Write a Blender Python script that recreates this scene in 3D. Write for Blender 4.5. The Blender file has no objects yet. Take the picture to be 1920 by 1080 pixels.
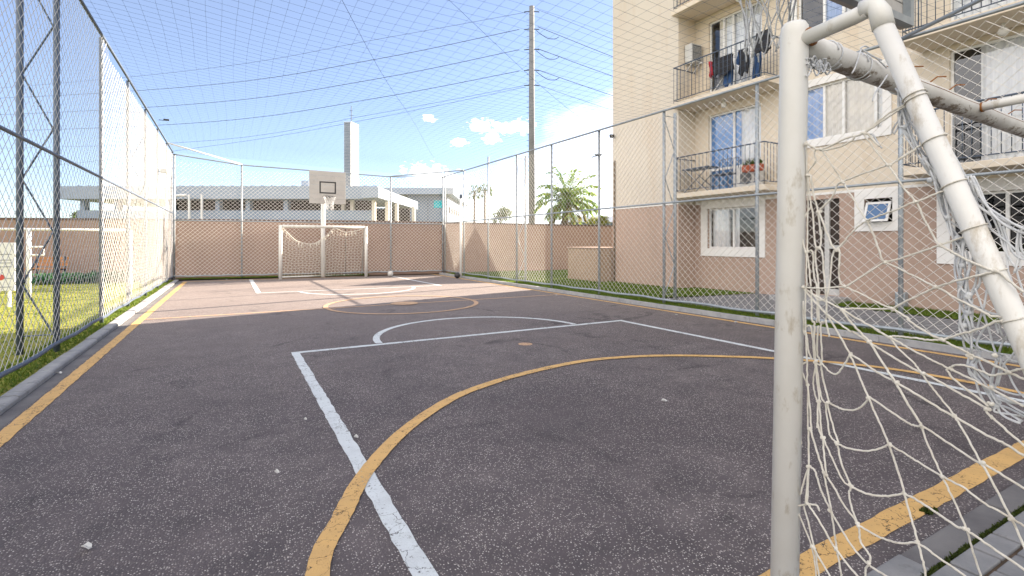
import bpy, math, random
from mathutils import Vector
random.seed(7)
R = math.radians
sc = bpy.context.scene
COL = sc.collection

# ------------------------------------------------------------------ camera
H = 1.36
YAW = R(29.22)
FPX, CXP, HY = 940.4, 960.0, 454.8          # focal length and horizon of the photograph (1920 px wide)
FW = (math.sin(YAW), math.cos(YAW)); RT = (math.cos(YAW), -math.sin(YAW))
cam = bpy.data.cameras.new('camera'); co = bpy.data.objects.new('camera', cam); COL.objects.link(co)
co.location = (0, 0, H); co.rotation_euler = (R(90), 0, -YAW)
cam.sensor_width = 36; cam.lens = FPX / 1920 * 36; cam.shift_y = -(540 - HY) / 1920
cam.clip_start = 0.05; cam.clip_end = 3000
sc.camera = co

def ray(px, py):
    u = (px - CXP) / FPX; v = -(py - HY) / FPX
    return (FW[0] + u * RT[0], FW[1] + u * RT[1], v)
def on_x(px, py, X):
    d = ray(px, py); t = X / d[0]; return Vector((X, d[1] * t, H + d[2] * t))
def on_y(px, py, Y):
    d = ray(px, py); t = Y / d[1]; return Vector((d[0] * t, Y, H + d[2] * t))
def on_z(px, py, Z=0.0):
    d = ray(px, py); t = (Z - H) / d[2]; return Vector((d[0] * t, d[1] * t, Z))
def at_d(px, py, D):
    d = ray(px, py); return Vector((d[0] * D, d[1] * D, H + d[2] * D))

# ------------------------------------------------------------------ node helpers
def new_mat(name):
    m = bpy.data.materials.new(name); m.use_nodes = True
    nt = m.node_tree; nt.nodes.clear()
    out = nt.nodes.new('ShaderNodeOutputMaterial')
    b = nt.nodes.new('ShaderNodeBsdfPrincipled')
    nt.links.new(b.outputs[0], out.inputs[0])
    return m, nt, b, out
def N(nt, t, **kw):
    n = nt.nodes.new(t)
    for k, v in kw.items(): setattr(n, k, v)
    return n
def coords(nt, kind='Object', scale=(1, 1, 1)):
    tc = N(nt, 'ShaderNodeTexCoord'); mp = N(nt, 'ShaderNodeMapping')
    mp.inputs['Scale'].default_value = scale
    nt.links.new(tc.outputs[kind], mp.inputs[0]); return mp.outputs[0]
def noise(nt, vec, scale, detail=4, rough=.6):
    n = N(nt, 'ShaderNodeTexNoise'); n.inputs['Scale'].default_value = scale
    n.inputs['Detail'].default_value = detail; n.inputs['Roughness'].default_value = rough
    nt.links.new(vec, n.inputs['Vector']); return n.outputs['Fac']
def ramp(nt, fac, stops):
    r = N(nt, 'ShaderNodeValToRGB'); e = r.color_ramp.elements
    while len(e) > 1: e.remove(e[-1])
    e[0].position = stops[0][0]; e[0].color = (*stops[0][1], 1)
    for p, c in stops[1:]:
        x = e.new(p); x.color = (*c, 1)
    nt.links.new(fac, r.inputs[0]); return r.outputs[0]
def g(v): return (v, v, v)
def mix(nt, fac, a, b):
    m = N(nt, 'ShaderNodeMix', data_type='RGBA')
    for i, s in ((0, fac), (6, a), (7, b)):
        if isinstance(s, (int, float)): m.inputs[i].default_value = s
        elif isinstance(s, tuple): m.inputs[i].default_value = (*s, 1)
        else: nt.links.new(s, m.inputs[i])
    return m.outputs[2]
def bump(nt, b, h, strength=.3, dist=.01):
    n = N(nt, 'ShaderNodeBump'); n.inputs['Strength'].default_value = strength; n.inputs['Distance'].default_value = dist
    nt.links.new(h, n.inputs['Height']); nt.links.new(n.outputs[0], b.inputs['Normal'])
def simple(name, c1, c2=None, scale=3., rough=.6, metal=0., bmp=0., bscale=40., spec=.4, stain=None, sscale=6., slo=.6, shi=.75, vs=None):
    m, nt, b, out = new_mat(name)
    v = coords(nt)
    c2 = c2 or tuple(x * .85 for x in c1)
    col = mix(nt, ramp(nt, noise(nt, v, scale, 6), [(.35, g(0)), (.65, g(1))]), c1, c2)
    if stain:
        col = mix(nt, ramp(nt, noise(nt, coords(nt, 'Object', vs) if vs else v, sscale, 8, .7), [(slo, g(0)), (shi, g(1))]), col, stain)
    nt.links.new(col, b.inputs['Base Color'])
    b.inputs['Roughness'].default_value = rough; b.inputs['Metallic'].default_value = metal
    b.inputs['Specular IOR Level'].default_value = spec
    if bmp: bump(nt, b, noise(nt, v, bscale, 5), bmp, .01)
    return m

M = {}
def asphalt():
    m, nt, b, out = new_mat('asphalt'); v = coords(nt)
    big = noise(nt, v, .45, 5, .6); mid = noise(nt, v, 3.2, 6, .65)
    c = mix(nt, ramp(nt, big, [(.35, g(0)), (.68, g(1))]), (.088, .072, .077), (.152, .130, .132))
    c = mix(nt, ramp(nt, mid, [(.3, g(0)), (.7, g(1))]), c, (.068, .059, .063))
    # far half coloured lighter and pinker to look more sunlit, besides being greyer
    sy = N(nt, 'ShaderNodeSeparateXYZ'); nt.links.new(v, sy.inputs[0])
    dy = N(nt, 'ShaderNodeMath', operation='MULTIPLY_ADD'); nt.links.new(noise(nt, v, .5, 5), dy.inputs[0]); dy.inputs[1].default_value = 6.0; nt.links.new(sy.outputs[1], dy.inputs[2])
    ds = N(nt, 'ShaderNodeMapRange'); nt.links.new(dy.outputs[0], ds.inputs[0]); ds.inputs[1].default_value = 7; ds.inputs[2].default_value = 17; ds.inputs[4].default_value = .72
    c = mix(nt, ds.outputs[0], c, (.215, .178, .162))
    # pale aggregate chips
    vo = N(nt, 'ShaderNodeTexVoronoi'); vo.inputs['Scale'].default_value = 98; nt.links.new(v, vo.inputs['Vector'])
    sep = N(nt, 'ShaderNodeSeparateColor'); nt.links.new(vo.outputs['Color'], sep.inputs[0])
    core = ramp(nt, vo.outputs['Distance'], [(.18, g(1)), (.42, g(0))])
    pick = ramp(nt, sep.outputs[0], [(.30, g(0)), (.62, g(1))])
    f = N(nt, 'ShaderNodeMath', operation='MULTIPLY'); nt.links.new(core, f.inputs[0]); nt.links.new(pick, f.inputs[1])
    chip = mix(nt, sep.outputs[1], (.28, .24, .22), (.78, .73, .69))
    f2 = N(nt, 'ShaderNodeMath', operation='MULTIPLY'); nt.links.new(f.outputs[0], f2.inputs[0])
    nt.links.new(ramp(nt, noise(nt, v, 1.1, 4), [(.3, g(.45)), (.62, g(1.))]), f2.inputs[1])
    c = mix(nt, f2.outputs[0], c, chip)
    # a few thin cracks, seams and dark stains
    w = N(nt, 'ShaderNodeTexVoronoi', feature='DISTANCE_TO_EDGE'); w.inputs['Scale'].default_value = .42
    wv = N(nt, 'ShaderNodeVectorMath', operation='ADD'); nn = N(nt, 'ShaderNodeTexNoise'); nn.inputs['Scale'].default_value = 1.6; nn.inputs['Detail'].default_value = 6
    nt.links.new(v, nn.inputs['Vector']); sc_ = N(nt, 'ShaderNodeVectorMath', operation='SCALE'); sc_.inputs[3].default_value = .9
    nt.links.new(nn.outputs['Color'], sc_.inputs[0]); nt.links.new(v, wv.inputs[0]); nt.links.new(sc_.outputs[0], wv.inputs[1])
    nt.links.new(wv.outputs[0], w.inputs['Vector'])
    crack = ramp(nt, w.outputs['Distance'], [(.006, g(.5)), (.018, g(0))])
    br = N(nt, 'ShaderNodeMath', operation='MULTIPLY'); nt.links.new(crack, br.inputs[0])
    nt.links.new(ramp(nt, noise(nt, v, .8, 3), [(.5, g(0)), (.6, g(1))]), br.inputs[1])
    c = mix(nt, br.outputs[0], c, (.02, .018, .02))
    nt.links.new(c, b.inputs['Base Color']); b.inputs['Roughness'].default_value = .82
    b.inputs['Specular IOR Level'].default_value = .35
    bump(nt, b, vo.outputs['Distance'], .55, .006)
    return m
def paint(name, col, col2):
    m, nt, b, out = new_mat(name); v = coords(nt)
    c = mix(nt, ramp(nt, noise(nt, v, 7, 6), [(.35, g(0)), (.7, g(1))]), col, col2)
    nt.links.new(c, b.inputs['Base Color']); b.inputs['Roughness'].default_value = .7
    # worn: chips and cracks where the asphalt shows
    n1 = noise(nt, v, 55, 5, .75); n2 = noise(nt, v, 1.3, 4)
    a = N(nt, 'ShaderNodeMath', operation='MULTIPLY_ADD'); nt.links.new(n2, a.inputs[0]); a.inputs[1].default_value = .30; nt.links.new(n1, a.inputs[2])
    hole = ramp(nt, a.outputs[0], [(.47, g(0)), (.55, g(1))])
    vo = N(nt, 'ShaderNodeTexVoronoi', feature='DISTANCE_TO_EDGE'); vo.inputs['Scale'].default_value = 7
    wv = N(nt, 'ShaderNodeVectorMath', operation='ADD'); nn = N(nt, 'ShaderNodeTexNoise'); nn.inputs['Scale'].default_value = 14; nn.inputs['Detail'].default_value = 6
    s = N(nt, 'ShaderNodeVectorMath', operation='SCALE'); s.inputs[3].default_value = .16
    nt.links.new(v, nn.inputs['Vector']); nt.links.new(nn.outputs['Color'], s.inputs[0]); nt.links.new(v, wv.inputs[0]); nt.links.new(s.outputs[0], wv.inputs[1]); nt.links.new(wv.outputs[0], vo.inputs['Vector'])
    ck = ramp(nt, vo.outputs['Distance'], [(.006, g(0)), (.016, g(1))])
    pk = ramp(nt, noise(nt, v, 2.2, 3), [(.42, g(1)), (.52, g(0))])
    mx = N(nt, 'ShaderNodeMath', operation='MAXIMUM'); nt.links.new(ck, mx.inputs[0]); nt.links.new(pk, mx.inputs[1])
    al = N(nt, 'ShaderNodeMath', operation='MULTIPLY'); nt.links.new(hole, al.inputs[0]); nt.links.new(mx.outputs[0], al.inputs[1])
    nt.links.new(al.outputs[0], b.inputs['Alpha'])
    bump(nt, b, noise(nt, v, 130, 4, .7), .5, .006)
    return m
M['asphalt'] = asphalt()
M['faded_paint'] = paint('faded_yellow_paint', (.52, .335, .20), (.42, .27, .165))
M['white_paint'] = paint('white_line_paint', (.60, .64, .66), (.50, .53, .55))
M['yellow_paint'] = paint('yellow_line_paint', (.62, .385, .14), (.52, .325, .125))

def lawn_mat(name, a, b_, d):
    m, nt, b, out = new_mat(name); v = coords(nt)
    c = mix(nt, ramp(nt, noise(nt, v, 2.2, 6), [(.35, g(0)), (.65, g(1))]), a, b_)
    c = mix(nt, ramp(nt, noise(nt, v, 45, 4, .7), [(.42, g(0)), (.7, g(.8))]), c, d)
    nt.links.new(c, b.inputs['Base Color']); b.inputs['Roughness'].default_value = .95; b.inputs['Specular IOR Level'].default_value = .1
    bump(nt, b, noise(nt, v, 70, 4, .7), .8, .03)
    return m
M['lawn'] = lawn_mat('lawn', (.085, .15, .018), (.14, .18, .030), (.045, .085, .012))
M['lawn_sunlit'] = lawn_mat('playground_lawn', (.24, .26, .05), (.33, .30, .08), (.13, .17, .03))  # lawn colour raised towards bright yellow to carry the sunlight on it
M['soil'] = simple('soil', (.12, .085, .06), (.07, .05, .035), 5, .95, 0, .6, 30)
M['terrain'] = lawn_mat('terrain', (.10, .13, .04), (.16, .15, .07), (.07, .08, .03))

def pavers():
    m, nt, b, out = new_mat('pavers'); v = coords(nt)
    br = N(nt, 'ShaderNodeTexBrick'); nt.links.new(v, br.inputs['Vector'])
    br.inputs['Scale'].default_value = 1; br.inputs['Brick Width'].default_value = .22; br.inputs['Row Height'].default_value = .115
    br.inputs['Mortar Size'].default_value = .006; br.inputs['Mortar Smooth'].default_value = .3
    br.inputs['Color1'].default_value = (.20, .205, .22, 1); br.inputs['Color2'].default_value = (.28, .28, .29, 1); br.inputs['Mortar'].default_value = (.035, .034, .03, 1)
    c = mix(nt, ramp(nt, noise(nt, v, 30, 6, .7), [(.3, g(0)), (.75, g(.6))]), br.outputs['Color'], (.10, .10, .105))
    nt.links.new(c, b.inputs['Base Color']); b.inputs['Roughness'].default_value = .9
    inv = N(nt, 'ShaderNodeMath', operation='SUBTRACT'); inv.inputs[0].default_value = 1; nt.links.new(br.outputs['Fac'], inv.inputs[1])
    bump(nt, b, inv.outputs[0], .7, .01)
    return m
M['pavers'] = pavers()
M['concrete'] = simple('kerb_concrete', (.27, .275, .285), (.36, .36, .36), 6, .9, 0, .5, 60, stain=(.11, .11, .10), sscale=3.5, slo=.56, shi=.75)
M['gutter'] = simple('gutter_concrete', (.11, .105, .11), (.17, .165, .165), 3, .9, 0, .5, 80)
M['slab'] = simple('edge_slab', (.17, .175, .185), (.24, .24, .245), 5, .9, 0, .5, 80, stain=(.12, .12, .12), sscale=8)
M['galv'] = simple('galvanised_steel', (.36, .40, .43), (.28, .31, .34), 9, .45, .35, .05, 60)
M['dark_steel'] = simple('dark_grey_steel', (.10, .13, .18), (.08, .105, .145), 6, .5, .3)
M['wire'] = simple('fence_wire', (.80, .77, .73), (.66, .64, .61), 20, .5, .0)
M['wire_grey'] = simple('grey_fence_wire', (.58, .57, .56), (.46, .46, .46), 20, .5, .1)
M['roofnet'] = simple('roof_net_cord', (.05, .085, .15), (.06, .09, .15), 5, .8)
M['rope'] = simple('rope', (.80, .77, .70), (.66, .62, .54), 45, .9, 0, .6, 500, stain=(.34, .29, .22), sscale=14, slo=.58, shi=.78)
M['rope_old'] = simple('old_white_rope', (.74, .75, .76), (.58, .60, .63), 40, .9, 0, .6, 500, stain=(.34, .33, .31), sscale=30, slo=.55, shi=.72)
M['goal_paint'] = simple('goal_post_paint', (.68, .67, .64), (.63, .615, .575), 4, .45, 0, .08, 25, stain=(.38, .32, .23), sscale=13, slo=.56, shi=.70, vs=(1, 1, .4))
def bar_mat():
    m, nt, b, out = new_mat('weathered_bar_paint'); v = coords(nt)
    c = mix(nt, ramp(nt, noise(nt, v, 6, 6), [(.35, g(0)), (.65, g(1))]), (.66, .65, .62), (.55, .53, .50))
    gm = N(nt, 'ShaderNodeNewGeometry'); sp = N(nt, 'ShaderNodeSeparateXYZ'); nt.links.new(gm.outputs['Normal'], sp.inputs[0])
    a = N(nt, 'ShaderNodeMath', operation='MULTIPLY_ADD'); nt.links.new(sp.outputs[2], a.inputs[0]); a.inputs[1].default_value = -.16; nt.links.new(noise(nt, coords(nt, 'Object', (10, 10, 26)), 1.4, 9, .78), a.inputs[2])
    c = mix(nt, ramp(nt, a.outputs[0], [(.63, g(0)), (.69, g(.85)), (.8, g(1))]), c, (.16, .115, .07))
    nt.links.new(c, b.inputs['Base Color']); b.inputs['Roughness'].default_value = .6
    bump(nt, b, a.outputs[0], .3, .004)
    return m
M['bar_paint'] = bar_mat()
M['rust'] = simple('rust', (.30, .12, .03), (.20, .09, .04), 30, .9, 0, .4, 100)
M['white_metal'] = simple('white_painted_metal', (.76, .76, .74), (.70, .70, .68), 3, .45, 0, 0)
M['cream'] = simple('cream_render', (.68, .60, .49), (.64, .565, .46), .5, .9, 0, .25, 90, stain=(.60, .49, .36), sscale=2.2, slo=.50, shi=.80, vs=(1, 1, .16))
M['cream_cool'] = simple('pale_beige_render', (.61, .555, .475), (.58, .525, .45), .5, .9, 0, .25, 90, stain=(.55, .46, .36), sscale=2.2, slo=.50, shi=.80, vs=(1, 1, .16))
M['tan'] = simple('tan_render', (.43, .315, .255), (.405, .295, .24), .7, .9, 0, .25, 90, stain=(.36, .26, .205), sscale=2.2, slo=.50, shi=.80, vs=(1, 1, .3))
M['trim'] = simple('white_render_trim', (.80, .79, .77), (.74, .73, .71), 2, .75, 0, .1, 50)
M['frame'] = simple('white_window_frame', (.78, .78, .77), (.73, .73, .72), 3, .35)
M['wall_brown'] = simple('brown_rendered_wall', (.34, .235, .185), (.31, .21, .165), .8, .95, 0, .35, 60, stain=(.26, .18, .14), sscale=.7, slo=.5, shi=.8)
M['coping'] = simple('dark_coping', (.10, .065, .05), (.15, .10, .08), 2, .95, 0, .3, 40)
M['block_beige'] = simple('beige_block', (.36, .27, .20), (.32, .235, .17), 1, .95, 0, .3, 50)
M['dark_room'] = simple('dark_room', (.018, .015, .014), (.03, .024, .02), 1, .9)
M['dark_door'] = simple('dark_brown_door', (.045, .03, .022), (.03, .02, .016), 2, .5)
def curtain_mat(name, a, b_):
    m, nt, b, out = new_mat(name); v = coords(nt, 'Object', (1, 9, .4))
    c = mix(nt, ramp(nt, noise(nt, v, 2, 3), [(.35, g(0)), (.65, g(1))]), a, b_)
    nt.links.new(c, b.inputs['Base Color']); b.inputs['Roughness'].default_value = .95; b.inputs['Specular IOR Level'].default_value = .1
    return m
M['blue_dark'] = simple('dark_blue_pane', (.03, .11, .26), (.035, .13, .30), 1.2, .12, 0, 0, 1, .6)
M['curtain'] = curtain_mat('white_curtain', (.86, .86, .85), (.70, .71, .73))
M['curtain_blue'] = curtain_mat('pale_blue_curtain', (.42, .56, .80), (.32, .46, .72))
M['curtain_cream'] = curtain_mat('cream_curtain', (.86, .82, .74), (.78, .73, .65))
def glass(name, tint, refl, k=1.2):
    m = bpy.data.materials.new(name); m.use_nodes = True; nt = m.node_tree; nt.nodes.clear()
    out = N(nt, 'ShaderNodeOutputMaterial'); t = N(nt, 'ShaderNodeBsdfTransparent'); t.inputs[0].default_value = (*tint, 1)
    gl = N(nt, 'ShaderNodeBsdfGlossy'); gl.inputs['Roughness'].default_value = .02; gl.inputs[0].default_value = (.95, .97, 1, 1)
    fr = N(nt, 'ShaderNodeFresnel'); fr.inputs[0].default_value = 1.5
    a = N(nt, 'ShaderNodeMath', operation='MULTIPLY_ADD'); a.inputs[1].default_value = k; a.inputs[2].default_value = refl; a.use_clamp = True
    nt.links.new(fr.outputs[0], a.inputs[0])
    mx = N(nt, 'ShaderNodeMixShader'); nt.links.new(a.outputs[0], mx.inputs[0]); nt.links.new(t.outputs[0], mx.inputs[1]); nt.links.new(gl.outputs[0], mx.inputs[2]); nt.links.new(mx.outputs[0], out.inputs[0])
    return m
M['glass'] = glass('window_glass', (.97, .98, .99), .05)
M['glass_dark'] = glass('dark_window_glass', (.5, .52, .55), .0, .45)
M['blue_film'] = simple('blue_window_film', (.06, .24, .54), (.08, .28, .60), 1.2, .15, 0, 0, 1, .6)
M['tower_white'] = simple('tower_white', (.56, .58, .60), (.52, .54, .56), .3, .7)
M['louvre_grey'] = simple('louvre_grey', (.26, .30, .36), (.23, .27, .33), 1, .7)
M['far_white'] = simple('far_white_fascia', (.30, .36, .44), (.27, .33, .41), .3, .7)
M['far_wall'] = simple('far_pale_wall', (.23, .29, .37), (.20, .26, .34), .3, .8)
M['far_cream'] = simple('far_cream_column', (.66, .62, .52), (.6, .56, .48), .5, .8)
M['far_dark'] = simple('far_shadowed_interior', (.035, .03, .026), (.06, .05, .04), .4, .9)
M['cyan'] = simple('cyan_sign', (.02, .52, .60), (.02, .48, .56), 1, .5)
M['pole_conc'] = simple('pole_concrete', (.20, .205, .21), (.16, .165, .17), 2, .9, 0, .2, 20)
M['black'] = simple('black_plastic', (.012, .012, .013), (.02, .02, .022), 5, .35)
M['cable'] = simple('dark_cable', (.03, .035, .045), (.04, .045, .05), 1, .7)
M['board'] = simple('weathered_backboard', (.50, .48, .45), (.44, .42, .40), 2, .75, 0, .15, 30, stain=(.33, .31, .29), sscale=5, slo=.58, shi=.78)
M['board_line'] = simple('black_board_line', (.04, .04, .045), (.06, .06, .06), 10, .7)
M['bark'] = simple('palm_bark', (.22, .17, .12), (.13, .10, .07), 12, .95, 0, .6, 30)
def leaf(name, a, b_):
    m, nt, b, out = new_mat(name)
    oi = N(nt, 'ShaderNodeNewGeometry')
    c = mix(nt, oi.outputs['Random Per Island'], a, b_)
    nt.links.new(c, b.inputs['Base Color']); b.inputs['Roughness'].default_value = .6; b.inputs['Specular IOR Level'].default_value = .3
    tr = N(nt, 'ShaderNodeBsdfTranslucent'); nt.links.new(c, tr.inputs[0])
    mx = N(nt, 'ShaderNodeMixShader'); mx.inputs[0].default_value = .35
    nt.links.new(b.outputs[0], mx.inputs[1]); nt.links.new(tr.outputs[0], mx.inputs[2]); nt.links.new(mx.outputs[0], out.inputs[0])
    return m
M['palm_leaf'] = leaf('palm_leaf', (.12, .26, .07), (.36, .42, .07))
M['palm_dry'] = leaf('dry_palm_leaf', (.28, .23, .05), (.20, .19, .05))
M['bush_leaf'] = leaf('yellow_green_leaf', (.20, .26, .03), (.32, .30, .04))
M['dark_leaf'] = leaf('dark_green_leaf', (.07, .12, .035), (.14, .19, .05))
M['grass_blade'] = leaf('grass_blade', (.07, .14, .015), (.17, .21, .03))
M['moss'] = leaf('moss', (.03, .05, .008), (.06, .08, .01))
M['roof_blue'] = simple('blue_grey_roof', (.17, .21, .27), (.14, .175, .23), .5, .7)
M['paper'] = simple('paper_scrap', (.55, .55, .54), (.45, .45, .44), 20, .8)
M['ball_white'] = simple('white_ball_leather', (.62, .60, .57), (.50, .48, .45), 8, .6)
M['ball_black'] = simple('black_ball_rubber', (.02, .02, .022), (.03, .03, .03), 8, .35)
M['orange_wood'] = simple('orange_wood', (.45, .20, .07), (.36, .16, .06), 6, .6)
M['ac_metal'] = simple('ac_casing', (.55, .55, .53), (.48, .48, .47), 4, .5)
M['ac_grille'] = simple('ac_grille', (.15, .15, .15), (.11, .11, .11), 30, .6)
M['jeans'] = simple('denim', (.05, .11, .26), (.03, .07, .18), 10, .95)
M['black_cloth'] = simple('black_cloth', (.02, .02, .024), (.04, .04, .045), 8, .95)
M['red_cloth'] = simple('red_cloth', (.45, .03, .04), (.36, .02, .03), 8, .95)
M['grey_cloth'] = simple('grey_cloth', (.35, .35, .36), (.28, .28, .29), 8, .95)
M['terracotta'] = simple('terracotta_pot', (.42, .10, .045), (.36, .085, .04), 8, .8)
M['red_mark'] = simple('red_mark', (.55, .08, .07), (.5, .07, .06), 8, .7)
M['lamp_glass'] = simple('lamp_shade', (.75, .74, .70), (.7, .69, .66), 8, .3)
M['hedge_leaf'] = leaf('hedge_leaf', (.03, .11, .05), (.06, .18, .07))

# ------------------------------------------------------------------ mesh helpers
class MB:
    def __init__(s): s.v = []; s.f = []
    def box(s, x0, x1, y0, y1, z0, z1):
        b = len(s.v)
        s.v += [(x0, y0, z0), (x1, y0, z0), (x1, y1, z0), (x0, y1, z0), (x0, y0, z1), (x1, y0, z1), (x1, y1, z1), (x0, y1, z1)]
        for q in ((0, 3, 2, 1), (4, 5, 6, 7), (0, 1, 5, 4), (1, 2, 6, 5), (2, 3, 7, 6), (3, 0, 4, 7)): s.f.append(tuple(b + i for i in q))
        return s
    def quad(s, *p):
        b = len(s.v); s.v += [tuple(q) for q in p]; s.f.append(tuple(range(b, b + len(p)))); return s
    def tube(s, path, r, n=8, cap=True, r2=None):
        P = [Vector(p) for p in path]; m = len(P)
        if m < 2: return s
        b = len(s.v); up = None
        for i, p in enumerate(P):
            t = (P[min(i + 1, m - 1)] - P[max(i - 1, 0)])
            if t.length < 1e-9: t = Vector((0, 0, 1))
            t.normalize()
            if up is None:
                a = Vector((0, 0, 1)) if abs(t.z) < .9 else Vector((1, 0, 0)); u = t.cross(a).normalized()
            else:
                u = up - t * up.dot(t)
                if u.length < 1e-6: u = t.orthogonal()
                u.normalize()
            up = u; w = t.cross(u)
            rr = r if r2 is None else r + (r2 - r) * i / (m - 1)
            if isinstance(r, (list, tuple)): rr = r[i]
            for k in range(n):
                A = 2 * math.pi * k / n
                q = p + (u * math.cos(A) + w * math.sin(A)) * rr; s.v.append((q.x, q.y, q.z))
        for i in range(m - 1):
            for k in range(n):
                s.f.append((b + i * n + k, b + i * n + (k + 1) % n, b + (i + 1) * n + (k + 1) % n, b + (i + 1) * n + k))
        if cap:
            s.f.append(tuple(b + k for k in reversed(range(n)))); s.f.append(tuple(b + (m - 1) * n + k for k in range(n)))
        return s
    def lathe(s, c, prof, n=16):
        b = len(s.v)
        for r, z in prof:
            for k in range(n):
                A = 2 * math.pi * k / n; s.v.append((c[0] + r * math.cos(A), c[1] + r * math.sin(A), c[2] + z))
        for i in range(len(prof) - 1):
            for k in range(n): s.f.append((b + i * n + k, b + i * n + (k + 1) % n, b + (i + 1) * n + (k + 1) % n, b + (i + 1) * n + k))
        s.f.append(tuple(b + k for k in reversed(range(n)))); s.f.append(tuple(b + (len(prof) - 1) * n + k for k in range(n)))
        return s
    def sphere(s, c, r, n=16, m=10, jit=0):
        prof = [(r * math.sin(math.pi * (i + .02) / (m + .04)), -r * math.cos(math.pi * (i + .02) / (m + .04))) for i in range(m + 1)]
        return s.lathe(c, prof, n)
    def prism(s, poly, z0, z1):
        b = len(s.v); n = len(poly)
        s.v += [(p[0], p[1], z0) for p in poly] + [(p[0], p[1], z1) for p in poly]
        s.f.append(tuple(b + i for i in reversed(range(n)))); s.f.append(tuple(b + n + i for i in range(n)))
        for i in range(n): s.f.append((b + i, b + (i + 1) % n, b + n + (i + 1) % n, b + n + i))
        return s
    def build(s, name, mat, parent=None, local=False, smooth=False, bevel=0):
        me = bpy.data.meshes.new(name)
        vs = s.v
        if parent is not None and not local:
            L = [0., 0., 0.]; rz = 0.; chain = []
            p = parent
            while p is not None: chain.append(p); p = p.parent
            for p in reversed(chain):     # only the thing itself carries a location or turn
                l = p.location; L[0] += l[0]; L[1] += l[1]; L[2] += l[2]; rz += p.rotation_euler[2]
            c_, s_ = math.cos(-rz), math.sin(-rz)
            vs = [((x - L[0]) * c_ - (y - L[1]) * s_, (x - L[0]) * s_ + (y - L[1]) * c_, z - L[2]) for x, y, z in vs]
        me.from_pydata(vs, [], s.f); me.update()
        if smooth:
            for p in me.polygons: p.use_smooth = True
        me.materials.append(mat)
        o = bpy.data.objects.new(name, me); COL.objects.link(o); o.parent = parent
        if bevel:
            bv = o.modifiers.new('bevel', 'BEVEL'); bv.width = bevel; bv.segments = 2; bv.limit_method = 'ANGLE'
        return o
def thing(name, label, cat, loc=(0, 0, 0), rz=0., group=None):
    o = bpy.data.objects.new(name, None); COL.objects.link(o); o.location = loc; o.rotation_euler = (0, 0, rz)
    o['label'] = label; o['category'] = cat
    if group: o['group'] = group
    return o
def tag(o, label, cat, group=None):
    o['label'] = label; o['category'] = cat
    if group: o['group'] = group
    return o
def struct(o, label=None, kind='structure', cat=None):
    o['kind'] = kind
    if label: o['label'] = label
    if cat: o['category'] = cat
    return o
def lerp(a, b, t): return a + (b - a) * t
def spline(pts, n=8):
    P = [Vector(p) for p in pts]; out = []
    for i in range(len(P) - 1):
        p0 = P[max(i - 1, 0)]; p1 = P[i]; p2 = P[i + 1]; p3 = P[min(i + 2, len(P) - 1)]
        for k in range(n):
            t = k / n
            out.append(.5 * ((2 * p1) + (p2 - p0) * t + (2 * p0 - 5 * p1 + 4 * p2 - p3) * t * t + (3 * p1 - p0 - 3 * p2 + p3) * t ** 3))
    out.append(P[-1]); return out

# ------------------------------------------------------------------ sky, sun, exposure
SUN_EL = R(21.0); SX, SY = .977, .213
sund = Vector((SX * math.cos(SUN_EL), SY * math.cos(SUN_EL), math.sin(SUN_EL))).normalized()
sl = bpy.data.lights.new('sun', 'SUN'); sl.energy = 5.0; sl.angle = R(.5); sl.color = (1, .85, .68)
so = bpy.data.objects.new('sun', sl); COL.objects.link(so); so.location = (60, 20, 30)
so.rotation_euler = (-sund).to_track_quat('-Z', 'Y').to_euler()
w = bpy.data.worlds.new('World'); sc.world = w; w.use_nodes = True
nt = w.node_tree; nt.nodes.clear()
wo = N(nt, 'ShaderNodeOutputWorld'); bg = N(nt, 'ShaderNodeBackground'); nt.links.new(bg.outputs[0], wo.inputs[0])
sky = N(nt, 'ShaderNodeTexSky', sky_type='NISHITA'); sky.sun_disc = False; sky.sun_elevation = SUN_EL; sky.sun_rotation = math.atan2(SX, SY)
sky.air_density = .8; sky.dust_density = .3; sky.ozone_density = 1.4
bg.inputs['Strength'].default_value = .05
tc = N(nt, 'ShaderNodeTexCoord'); dirv = tc.outputs['Generated']
def wmath(op, a, b=None, c=None, clamp=False):
    n = N(nt, 'ShaderNodeMath', operation=op); n.use_clamp = clamp
    for i, x in enumerate((a, b, c)):
        if x is None: continue
        if isinstance(x, (int, float)): n.inputs[i].default_value = x
        else: nt.links.new(x, n.inputs[i])
    return n.outputs[0]
sq = N(nt, 'ShaderNodeVectorMath', operation='MULTIPLY'); nt.links.new(dirv, sq.inputs[0]); sq.inputs[1].default_value = (1, 1, 2.0)
nz = noise(nt, sq.outputs[0], 75, 8, .62); nz2 = noise(nt, sq.outputs[0], 9, 7, .6)
mask = None
def cloud(px, py, rad):
    global mask
    d = Vector(ray(px, py)).normalized(); d.z *= 2.0; d.z -= 0
    # direction also carries the camera height offset, which is nothing at cloud distance
    dist = N(nt, 'ShaderNodeVectorMath', operation='DISTANCE'); nt.links.new(sq.outputs[0], dist.inputs[0]); dist.inputs[1].default_value = d
    f = wmath('SUBTRACT', 1.0, wmath('DIVIDE', dist.outputs['Value'], rad), clamp=True)
    mask = f if mask is None else wmath('MAXIMUM', mask, f)
for c in ((905, 236, .040), (945, 240, .035), (972, 238, .040), (925, 260, .028), (860, 268, .024), (806, 222, .018), (800, 330, .07), (840, 345, .07), (790, 318, .035)): cloud(*c)
cl = wmath('ADD', mask, wmath('MULTIPLY', wmath('SUBTRACT', nz, .5), 2.6))
clm = ramp(nt, wmath('MULTIPLY', cl, wmath('GREATER_THAN', mask, .001)), [(.30, g(0)), (.62, g(1))])
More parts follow.
